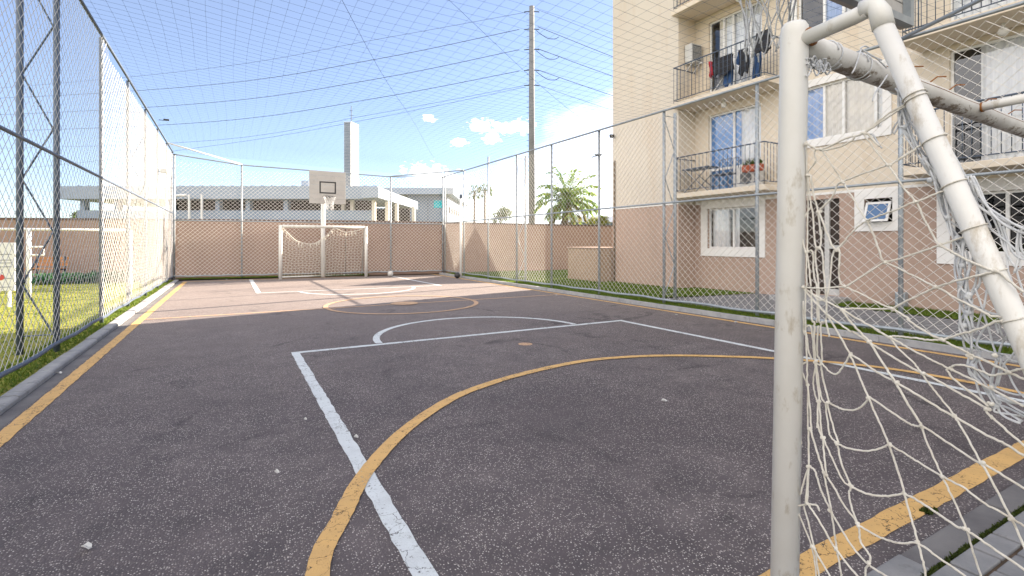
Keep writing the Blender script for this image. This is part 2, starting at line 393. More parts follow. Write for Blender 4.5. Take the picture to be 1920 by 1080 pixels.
# low veil of white cloud towards the sun, above the far wall
veil = None
for px, py, rad in ((1110, 350, .21), (960, 395, .16), (1300, 320, .45)):
    d = Vector(ray(px, py)).normalized(); d.z *= 2
    dist = N(nt, 'ShaderNodeVectorMath', operation='DISTANCE'); nt.links.new(sq.outputs[0], dist.inputs[0]); dist.inputs[1].default_value = d
    f = wmath('SUBTRACT', 1.0, wmath('DIVIDE', dist.outputs['Value'], rad), clamp=True)
    veil = f if veil is None else wmath('MAXIMUM', veil, f)
vl = wmath('ADD', veil, wmath('MULTIPLY', wmath('SUBTRACT', nz2, .55), .9))
vlm = ramp(nt, wmath('MULTIPLY', vl, wmath('GREATER_THAN', veil, .001)), [(.15, g(0)), (.75, g(.85))])
# broad unseen cloud bank added behind the camera to fill the shade
dt = N(nt, 'ShaderNodeVectorMath', operation='DOT_PRODUCT'); nt.links.new(dirv, dt.inputs[0]); dt.inputs[1].default_value = (-.80, -.55, .25)
bk = ramp(nt, wmath('ADD', dt.outputs['Value'], wmath('MULTIPLY', wmath('SUBTRACT', nz2, .5), .9)), [(.25, g(0)), (.50, g(1))])
CLOUD = (9.2, 9.2, 9.4)
skyc = N(nt, 'ShaderNodeMix', data_type='RGBA', blend_type='MULTIPLY'); skyc.inputs[0].default_value = 1
nt.links.new(sky.outputs[0], skyc.inputs[6]); skyc.inputs[7].default_value = (.77, .79, .89, 1)
c = mix(nt, .07, skyc.outputs[2], CLOUD)
c = mix(nt, vlm, c, CLOUD)
c = mix(nt, clm, c, CLOUD)
BACK = (8.8, 8.4, 8.2)
c = mix(nt, bk, c, BACK)
nt.links.new(c, bg.inputs[0])
sc.view_settings.view_transform = 'Standard'; sc.view_settings.look = 'None'; sc.view_settings.gamma = 1
sc.view_settings.exposure = 2.55
sc.cycles.max_bounces = 8; sc.cycles.transparent_max_bounces = 24
sc.cycles.use_denoising = True

# ------------------------------------------------------------------ the court and the ground
XL, XR = -1.45, 7.60           # outer edges of the side lines
YN, YF = 1.18, 20.75           # outer edges of the base lines
def sheet(name, poly, z, mat, label=None):
    o = MB().quad(*[(p[0], p[1], z) for p in poly]).build(name, mat); return struct(o, label)
sheet('ground', [(-700, -200), (900, -200), (900, 1200), (-700, 1200)], -.06, M['terrain'])
FARL, FARR = (-1.75, 21.35), (7.95, 20.25)     # far edge of the asphalt
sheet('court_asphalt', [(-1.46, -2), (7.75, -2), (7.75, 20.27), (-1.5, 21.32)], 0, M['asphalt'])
def strip(a, b, wdt):
    a, b = Vector(a), Vector(b); n = (b - a).normalized(); n = Vector((-n.y, n.x)) * wdt
    return [a, b, b + n, a + n]
def line(name, poly, z, mat):
    o = MB()
    # cut long strips so that the edge can waver a little
    a, b, c_, d = [Vector((p[0], p[1])) for p in poly]; n = max(1, int((b - a).length / .08)); row = []
    for i in range(n + 1):
        t = i / n; j1, j2 = random.uniform(-.005, .005), random.uniform(-.005, .005)
        p = a.lerp(b, t); q = d.lerp(c_, t); e = (q - p).normalized()
        p = p - e * j1; q = q + e * j2; row.append((p, q))
    for (p, q), (p2, q2) in zip(row, row[1:]): o.quad((p.x, p.y, z), (p2.x, p2.y, z), (q2.x, q2.y, z), (q.x, q.y, z))
    return struct(o.build(name, mat))
W_ = .095
def band(name, pts, z, mat, wd=W_):
    P = [Vector((p[0], p[1])) for p in pts]; o = MB(); row = []
    for i, p in enumerate(P):
        t = (P[min(i + 1, len(P) - 1)] - P[max(0, i - 1)]).normalized(); nn = Vector((-t.y, t.x)); j = random.uniform(-.003, .003)
        row.append((p + nn * (wd / 2 + j), p - nn * (wd / 2 + j)))
    for (p, q), (p2, q2) in zip(row, row[1:]): o.quad((q.x, q.y, z), (q2.x, q2.y, z), (p2.x, p2.y, z), (p.x, p.y, z))
    return struct(o.build(name, mat))
line('side_line', [(XL, -1), (XL, YF), (XL + .115, YF), (XL + .115, -1)], .004, M['yellow_paint'])
line('side_line', [(XR - .10, YN), (XR - .10, YF), (XR, YF), (XR, YN)], .004, M['yellow_paint'])
line('base_line', [(XL + .115, YN), (XR - .1, YN), (XR - .1, YN + .115), (XL + .115, YN + .115)], .004, M['yellow_paint'])
line('base_line', [(XL + .115, YF - .1), (XR - .1, YF - .1), (XR - .1, YF), (XL + .115, YF)], .004, M['yellow_paint'])
line('halfway_line', [(XL + .115, 10.86), (XR - .1, 10.80), (XR - .1, 10.88), (XL + .115, 10.94)], .004, M['faded_paint'])
BX0, BX1, BN, BF = .64, 5.96, 6.74, 15.05
line('box_line', [(BX0, YN + .115), (BX0, BN), (BX0 + W_, BN), (BX0 + W_, YN + .115)], .004, M['white_paint'])
line('box_line', [(BX1 - W_, YN + .115), (BX1 - W_, BN), (BX1, BN), (BX1, YN + .115)], .004, M['white_paint'])
line('box_line', [(BX0 + W_, BN - W_), (BX1 - W_, BN - W_), (BX1 - W_, BN), (BX0 + W_, BN)], .004, M['white_paint'])
line('box_line', [(.58, BF), (.56, YF - .1), (.68, YF - .1), (.70, BF)], .004, M['white_paint'])
line('box_line', [(5.72, BF - .15), (5.60, YF - .1), (5.70, YF - .1), (5.82, BF - .15)], .004, M['white_paint'])
line('box_line', [(.70, BF), (5.72, BF - .15), (5.72, BF - .06), (.70, BF + .09)], .004, M['white_paint'])
def arc(cx, cy, r, a0, a1, n=64): return [(cx + r * math.cos(lerp(a0, a1, i / n)), cy + r * math.sin(lerp(a0, a1, i / n))) for i in range(n + 1)]
band('free_throw_arc', arc(3.36, BN, 1.62, 0.02, math.pi - .02), .004, M['white_paint'])
band('free_throw_arc', arc(3.25, BF, 1.60, -math.pi + .05, -.07), .004, M['white_paint'])
band('centre_circle', arc(3.33, 10.9, 1.62, 0, 2 * math.pi), .008, M['faded_paint'])
def disc(name, cx, cy, r, z, mat):
    o = MB().quad(*[(cx + r * (1 + random.uniform(-.03, .03)) * math.cos(2 * math.pi * k / 36), cy + r * math.sin(2 * math.pi * k / 36), z) for k in range(36)]).build(name, mat); return struct(o)
disc('centre_spot', 3.36, 10.9, .30, .012, M['faded_paint'])
p = on_z(985, 645.5); disc('penalty_spot', p.x, p.y, .095, .004, M['faded_paint'])
apx = [(560, 1160), (595, 1080), (640, 972), (690, 882), (765, 803), (850, 747), (925, 718), (1000, 697), (1090, 678.5), (1170, 670.5), (1260, 667.5), (1370, 669.5), (1452, 673), (1580, 682), (1700, 697), (1830, 720), (1920, 739)]
apt = [on_z(*q) for q in apx]
apt = [Vector((apt[0].x - .02, YN + .1, 0))] + apt[1:] + [Vector((apt[-1].x - .03, YN + .1, 0))]
band('goal_area_arc', [(q.x, q.y) for q in spline(apt, 10)], .008, M['yellow_paint'], .098)

# gutters, kerbs, lawns, pavings
sheet('gutter', [(-1.58, -2), (-1.46, -2), (-1.5, 21.3), (-1.62, 21.3)], -.004, M['gutter'])
def kerb(name, pts, wdt, h, stone=.98):
    o = MB(); total = 0
    for a, b in zip(pts, pts[1:]):
        a, b = Vector(a), Vector(b); t = (b - a).normalized(); n_ = Vector((-t.y, t.x)); L = (b - a).length; s = 0
        while s < L - .02:
            e = min(s + stone, L); j = random.uniform(-.008, .008); zj = random.uniform(-.006, .006)
            prof = [(0, -.05), (0, h * .62), (wdt * .10, h * .88), (wdt * .28, h), (wdt, h), (wdt, -.05)]
            bi = len(o.v); k = len(prof)
            for ss in (s + .004, e - .004):
                for u, zz in prof:
                    q = a + t * ss + n_ * (u + j); o.v.append((q.x, q.y, zz + zj))
            for i in range(k - 1): o.f.append((bi + i, bi + k + i, bi + k + i + 1, bi + i + 1))
            o.f.append(tuple(bi + i for i in range(k))); o.f.append(tuple(bi + k + i for i in reversed(range(k))))
            s = e
    return struct(o.build(name, M['concrete']))
kerb('kerb', [(-1.585, -2), (-1.63, 21.25)], .125, .05)
kerb('kerb', [(7.90, 20.2), (7.90, -2)], -.165, .075)       # court face towards the asphalt
sheet('lawn', [(-1.71, -2), (-1.77, 21.3), (-30, 26), (-30, -2)], .035, M['lawn_sunlit'])
kz = .05
sheet('lawn', [(7.89, 8.9), (12.0, 8.2), (12.0, 12), (16, 15.5), (16, 19.9), (7.9, 20.1)], kz, M['lawn'])
sheet('lawn', [(7.89, -2), (8.42, -2), (8.42, 8.6), (7.89, 8.9)], kz, M['lawn'])
sheet('paved_path', [(8.42, -2), (12.0, -2), (12.0, 8.2), (8.42, 8.6)], kz - .006, M['pavers'])
sheet('lawn', [(10.7, 3.2), (11.85, 3.0), (11.85, 6.05), (10.9, 5.9)], kz + .006, M['lawn'])
sheet('dirt_bed', [(-1.77, 21.33), (7.9, 20.36), (16, 20.2), (22, 20.25), (9, 20.6), (4, 21.05), (-30, 32.8)], .03, M['soil'])
o = MB(); # strip of grass at the far end of the court
sheet('lawn', [(-1.5, 21.32), (4.9, 20.62), (4.9, 21.1), (-1.75, 21.85)], .045, M['lawn'])
# near end: edge strip, slabs and paving behind the goal line
o = MB()
dk = MB(); x = .9
while x < 7.6:
    L = random.uniform(.62, .92)
    (o if x < 2.2 or 4.6 < x < 5.6 else dk).box(x, x + L - .010, .965, 1.075, -.05, .014 + random.uniform(-.003, .003)); x += L
struct(o.build('edge_slabs', M['slab'], bevel=.004)); struct(dk.build('edge_slabs', M['gutter'], bevel=.004))
sheet('paved_path', [(-1.46, -2), (7.75, -2), (7.75, .958), (-1.46, .958)], .004, M['soil'])
o = MB(); row = 0; y = .945
while y > -.7:
    x = .2 + (row % 2) * .11 + random.uniform(-.01, .01)
    while x < 5.5:
        z = .018 + random.uniform(-.003, .003); o.box(x, x + .206, y - .102, y, -.03, z); x += .222
    y -= .117; row += 1
struct(o.build('paving_blocks', M['slab'], bevel=.006))

# ------------------------------------------------------------------ grass and moss (nobody could count it)
def blades(name, mat, areas, label):
    o = MB()
    for poly, n_, h0, h1, z in areas:
        xs = [p[0] for p in poly]; ys = [p[1] for p in poly]; k = 0
        while k < n_:
            x, y = random.uniform(min(xs), max(xs)), random.uniform(min(ys), max(ys)); ins = False; j = len(poly) - 1
            for i in range(len(poly)):
                if (poly[i][1] > y) != (poly[j][1] > y) and x < (poly[j][0] - poly[i][0]) * (y - poly[i][1]) / (poly[j][1] - poly[i][1]) + poly[i][0]: ins = not ins
                j = i
            if not ins: continue
            k += 1
            h = random.uniform(h0, h1); a = random.uniform(0, 6.28); wd = random.uniform(.004, .009) * (1 + h * 6); lx, ly = random.gauss(0, h * .4), random.gauss(0, h * .4)
            dx, dy = math.cos(a) * wd, math.sin(a) * wd
            o.quad((x - dx, y - dy, z), (x + dx, y + dy, z), (x + lx, y + ly, z + h))
    ob = o.build(name, mat); return struct(ob, label, 'stuff')
blades('grass', M['grass_blade'], [
    ([(7.91, 20.2), (7.91, 8.8), (11.2, 8.5), (11.2, 12.8), (12, 15), (12, 20.3)], 16000, .02, .06, kz),
    ([(7.91, .8), (8.42, .8), (8.42, 8.7), (7.91, 8.9)], 9000, .02, .055, kz),
    ([(10.75, 3.25), (11.8, 3.05), (11.8, 6.0), (10.95, 5.85)], 3000, .02, .06, kz + .006),
    ([(-1.74, 2.5), (-1.78, 21), (-2.1, 21), (-2.1, 2.5)], 9000, .02, .055, .035),
    ([(-2.1, 6), (-2.1, 21), (-8, 22), (-6, 7)], 12000, .015, .04, .035),
    ([(-1.5, 21.34), (4.9, 20.64), (4.9, 21.1), (-1.75, 21.8)], 5000, .02, .06, .045)], 'short green grass on both sides of the court')
o_m = [([(x0, .947), (x0 + .5, .947), (x0 + .5, .966), (x0, .966)], 420, .004, .016, .006) for x0 in (2.45, 2.95, 3.4, 4.0)]
for k in range(6): yy = .945 - .117 * (1 + k % 3) + .008; o_m.append(([(2.2 + k * .3, yy - .008), (2.6 + k * .3, yy - .008), (2.6 + k * .3, yy + .006), (2.2 + k * .3, yy + .006)], 160, .003, .012, .008))
q = on_z(1743, 960); o_m.append(([(q.x - .05, q.y - .02), (q.x + .05, q.y - .02), (q.x + .04, q.y + .03), (q.x - .04, q.y + .03)], 120, .005, .02, .004))
blades('moss', M['moss'], o_m, 'green moss in the joints behind the goal')

# ------------------------------------------------------------------ chain-link fences
def chain(o, a, b, ztop, z0=.14, px=.150, pz=.138, r=.0024, n=3, off=(0, 0)):
    a, b = Vector(a), Vector(b); L = (b - a).length; t = (b - a) / L; nn = Vector((-t.y, t.x))
    k_ = pz / px
    for fam in (0, 1):
        s0 = -5 / k_
        kk = int(math.floor(s0 / px)) if fam == 0 else 0
        end = int((L + 5 / k_) / px) + 1
        for i in range(kk, end):
            pts = []
            zt = 5.0; z = z0
            while z <= zt:
                s = i * px + (z - z0) / k_ if fam == 0 else i * px - (z - z0) / k_
                inside = 0 <= s <= L
                if inside and z <= ztop(s / L):
                    q = a + t * (s + random.uniform(-.004, .004)) + nn * (.003 if fam else -.003) + nn * random.uniform(-.004, .004)
                    pts.append((q.x, q.y, z))
                elif pts: break
                z += pz * 2.5 if pts and False else pz * 1.5
            if len(pts) > 1: o.tube(pts, r, n, cap=False)
    return o
def fence(label, a, b, posts, ztop, zmid, r_wire, grp=None, butt=(), bside=1, dark=(), pm='galv', wm='wire'):
    th = thing('chain_link_fence', label, 'fence', (a[0], a[1], 0))
    A, B = Vector(a), Vector(b); L = (B - A).length; t = (B - A) / L; nn = Vector((-t.y, t.x)) * bside
    def P(s, z, off=0): q = A + t * s + nn * off; return (q.x, q.y, z)
    m = MB(); chain(m, a, b, ztop, r=r_wire); m.build('wire_mesh', M[wm], th)
    MB().tube([P(L * i / 24, ztop(i / 24) + .0) for i in range(25)], .024, 8).build('top_rail', M[pm], th, smooth=True)
    MB().tube([P(L * i / 24, zmid) for i in range(25)], .020, 8).build('middle_rail', M[pm], th, smooth=True)
    MB().tube([P(L * i / 48, .15 + .012 * math.sin(i * 1.7)) for i in range(49)], .024, 8).build('bottom_rail', M[pm], th, smooth=True)
    for i, s in enumerate(posts):
        MB().tube([P(s, -.05, .03), P(s, ztop(s / L) + (.0 if i not in dark else .25), .03)], .031, 10).build('post', M[pm], th, smooth=True)
    for s in butt:
        m = MB(); m.tube([P(s, -.05, .36), P(s, ztop(s / L), .36)], .034, 10)
        ob = m.build('buttress', M[pm], th, smooth=True)
        m = MB(); z = .25; side = 0; zt = ztop(s / L) - .1; st = .62
        m.tube([P(s, .25, .06), P(s, .25, .34)], .008, 6); m.tube([P(s, zt, .06), P(s, zt, .34)], .008, 6)
        while z + st <= zt:
            m.tube([P(s, z, .06 if side == 0 else .34), P(s, z + st, .34 if side == 0 else .06)], .0105, 6); z += st; side ^= 1
        m.build('lacing_bar', M[pm], ob)
    return th
XFL, XFR = -1.82, 8.05
f_left = fence('tall chain link fence along the playground lawn on the left side of the court', (XFL, -1.4), (XFL, 21.55),
      [s + 1.4 for s in (-1.3, .8, 3.2, 5.6, 8.0, 10.4, 12.8, 15.2, 17.5, 19.8, 21.5)], lambda t: lerp(4.82, 4.58, t), 2.40, .0028, butt=(9.4, 16.6), bside=1, pm='dark_steel', wm='wire_grey')
f_right = fence('long chain link fence between the court and the apartment building', (XFR, 20.45), (XFR, -1.0),
      [20.45 - y for y in (20.4, 18.35, 16.2, 14.13, 12.1, 9.95, 7.78, 5.6, 3.43, 1.26, -.9)], lambda t: lerp(4.22, 4.14, t), 2.20, .0036, butt=(6.32, 12.67), bside=1, dark=(2,))
CA, CB = Vector((XFL, 21.55)), Vector((XFR, 20.45))
def far_s(px):                                   # where a photo column meets the far fence line
    d = ray(px, HY); dx, dy = CB.x - CA.x, CB.y - CA.y
    den = d[0] * dy - d[1] * dx; t = (CA.x * dy - CA.y * dx) / den
    return (Vector((d[0] * t, d[1] * t)) - CA).length
LF = (CB - CA).length
s455, s733 = far_s(453), far_s(733)
def ztf(t):
    s = t * LF
    K = [(0, 4.52), (s455, 4.26), (s733, 4.10), (LF, 4.20)]
    for (a, za), (b, zb) in zip(K, K[1:]):
        if s <= b + 1e-6: return lerp(za, zb, (s - a) / (b - a))
    return 4.2
f_far = fence('chain link fence at the far end of the court in front of the brown wall', tuple(CA), tuple(CB), [.03, s455, s733, LF - .04], ztf, 2.16, .0055)
# corner brace pipes belong to the fences they stiffen
def w2(s): q = CA + (CB - CA) / LF * s; return q
q = w2(s455); MB().tube([(XFL, 19.8, 4.62), (q.x, q.y, 4.28)], .026, 8).build('corner_brace', M['white_metal'], f_far, smooth=True)
q = w2(s733); MB().tube([(XFR, 18.35, 4.24), (q.x, q.y, 4.12)], .024, 8).build('corner_brace', M['galv'], f_far, smooth=True)
MB().tube([(XFR, 3.43, 4.16), (6.95, 1.25, 4.16)], .026, 8).build('corner_brace', M['galv'], f_right, smooth=True)

# ------------------------------------------------------------------ roof net over the whole court
def net_z(x, y):
    t = (x - XFL) / (XFR - XFL); zl = lerp(4.84, 4.58, max(0, min(1, y / 21.5))); z = lerp(zl, 4.18, t)
    u = max(0, min(1, t)); vv = max(0, min(1, (y + 1) / 22.3))
    return z - .16 * 4 * u * (1 - u) * (.6 + .4 * math.sin(y * .9)) * (4 * vv * (1 - vv)) ** .5
rn = thing('roof_net', 'dark cord net stretched overhead from fence top to fence top', 'net', (3, 10, 4.3))
m = MB(); ST = .20
def yfar(x): return lerp(21.55, 20.45, (x - XFL) / (XFR - XFL))
x = XFL + .08; k = 0
while x < XFR:
    ph = random.uniform(0, 6.28); y1 = yfar(x)
    m.tube([(x + .035 * math.sin(yy * .8 + .3 * k) + random.uniform(-.006, .006), yy, net_z(x, yy)) for yy in [-1 + (y1 + 1) * i / 46 for i in range(47)]], .0016, 3, cap=False); x += ST; k += 1
y = -1; k = 0
while y < 21.5:
    x1 = XFR if y < 20.45 else XFR - (y - 20.45) / 1.1 * 9.87
    m.tube([(xx, min(y + .05 * math.sin(xx * .7 + .21 * k) + .04 * math.sin(xx * 1.9 + k * .13) + random.uniform(-.006, .006), yfar(xx)), net_z(xx, y)) for xx in [XFL + (x1 - XFL) * i / 26 for i in range(27)]], .0016, 3, cap=False); y += ST; k += 1
m.build('mesh_cord', M['roofnet'], rn)
m = MB()
a, b = on_z(632, 0, 4.4), on_z(835, 322, 4.3)
def support(pa, pb): return [Vector((lerp(pa[0], pb[0], i / 20), lerp(pa[1], pb[1], i / 20), net_z(lerp(pa[0], pb[0], i / 20), lerp(pa[1], pb[1], i / 20)) - .01)) for i in range(21)]
m.tube(support(a, (min(b.x, 7.9), min(b.y, 20.3))), .003, 4)
m.tube(support((XFL, 3), (XFR, 9.95)), .003, 4)
m.build('support_cable', M['roofnet'], rn)

# ------------------------------------------------------------------ near goal with its torn rope net
GX, GY = 1.438, .877
ng = thing('football_goal', 'weathered white football goal nearest the viewer with a torn hanging rope net', 'goal', (GX, GY, 0))
topc = Vector((GX, GY, 2.0)); base = Vector((GX - RT[0] * .037, GY - RT[1] * .037, -.03))
m = MB(); m.tube([base, lerp(base, topc, .985), topc - Vector((0, 0, .012)), topc, topc + Vector((0, 0, .006))], [.0375, .0375, .036, .029, .012], 28); m.build('post', M['goal_paint'], ng, smooth=True)
ED = Vector((.999, .045, 0)); R2 = topc + ED * 3.0
m = MB(); m.tube([Vector((R2.x, R2.y, -.03)), R2 - Vector((0, 0, .01)), R2], [.0375, .0375, .02], 20); m.build('post', M['goal_paint'], ng, smooth=True)
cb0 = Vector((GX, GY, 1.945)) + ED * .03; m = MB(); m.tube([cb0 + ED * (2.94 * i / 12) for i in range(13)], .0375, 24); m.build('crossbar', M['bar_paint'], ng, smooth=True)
def back_pipe(x0, y0):
    T = Vector((x0, y0 - .209, 1.962)); Bt = Vector((x0, y0 - .885, .0)); k = T + Vector((0, 0, 0))
    m = MB(); m.tube([(x0, y0 - .02, 1.945), (x0, y0 - .16, 1.957), (x0, y0 - .19, 1.962)], .0205, 16); m.build('top_stay', M['goal_paint'], ng, smooth=True)
    m = MB(); m.tube([T + Vector((0, .028, .004)), T + Vector((0, 0, .006)), T + Vector((0, -.012, -.018)), T + (Bt - T) * .03], .0245, 16); m.build('elbow', M['goal_paint'], ng, smooth=True)
    m = MB(); m.tube([T + (Bt - T) * .022, lerp(T, Bt, .5), Bt], .0225, 18); m.build('back_stay', M['goal_paint'], ng, smooth=True)
    return T, Bt
PT, PB = back_pipe(GX, GY); back_pipe(R2.x, R2.y)
m = MB(); m.tube([(GX + .012, GY - .045, 1.951), (GX + .012, GY - .037, 1.95)], .0265, 16); m.build('weld', M['rust'], ng, smooth=True)
c0 = Vector((GX, GY, 1.945)) + ED * 1.394
m = MB(); m.tube([c0, c0 + Vector((0, -.21, .006))], .0185, 14); m.build('middle_stay', M['goal_paint'], ng, smooth=True)
m = MB(); m.tube([c0 + Vector((0, -.037, .0)), c0 + Vector((0, -.044, 0))], .0215, 12); m.build('weld', M['rust'], ng, smooth=True)
m = MB(); m.tube([PB, PB + ED * 3.0], .02, 12); m.build('ground_bar', M['goal_paint'], ng, smooth=True)
# hooks and thin wire along the crossbar
m = MB()
for s in (.72, .93, 1.12, 1.5, 1.66, 1.85, 2.1, 2.4):
    b_ = Vector((GX, GY, 1.945)) + ED * s; m.tube([b_ + Vector((0, -.01, .036)), b_ + Vector((.0, -.035, .052)), b_ + Vector((.02, -.055, .050))], .0028, 5)
m.tube([Vector((GX, GY - .036, 1.958)) + ED * (.5 + .25 * i) + Vector((0, 0, -.004 * (i % 2))) for i in range(10)], .0014, 4)
m.build('net_hook', M['rust'], ng)

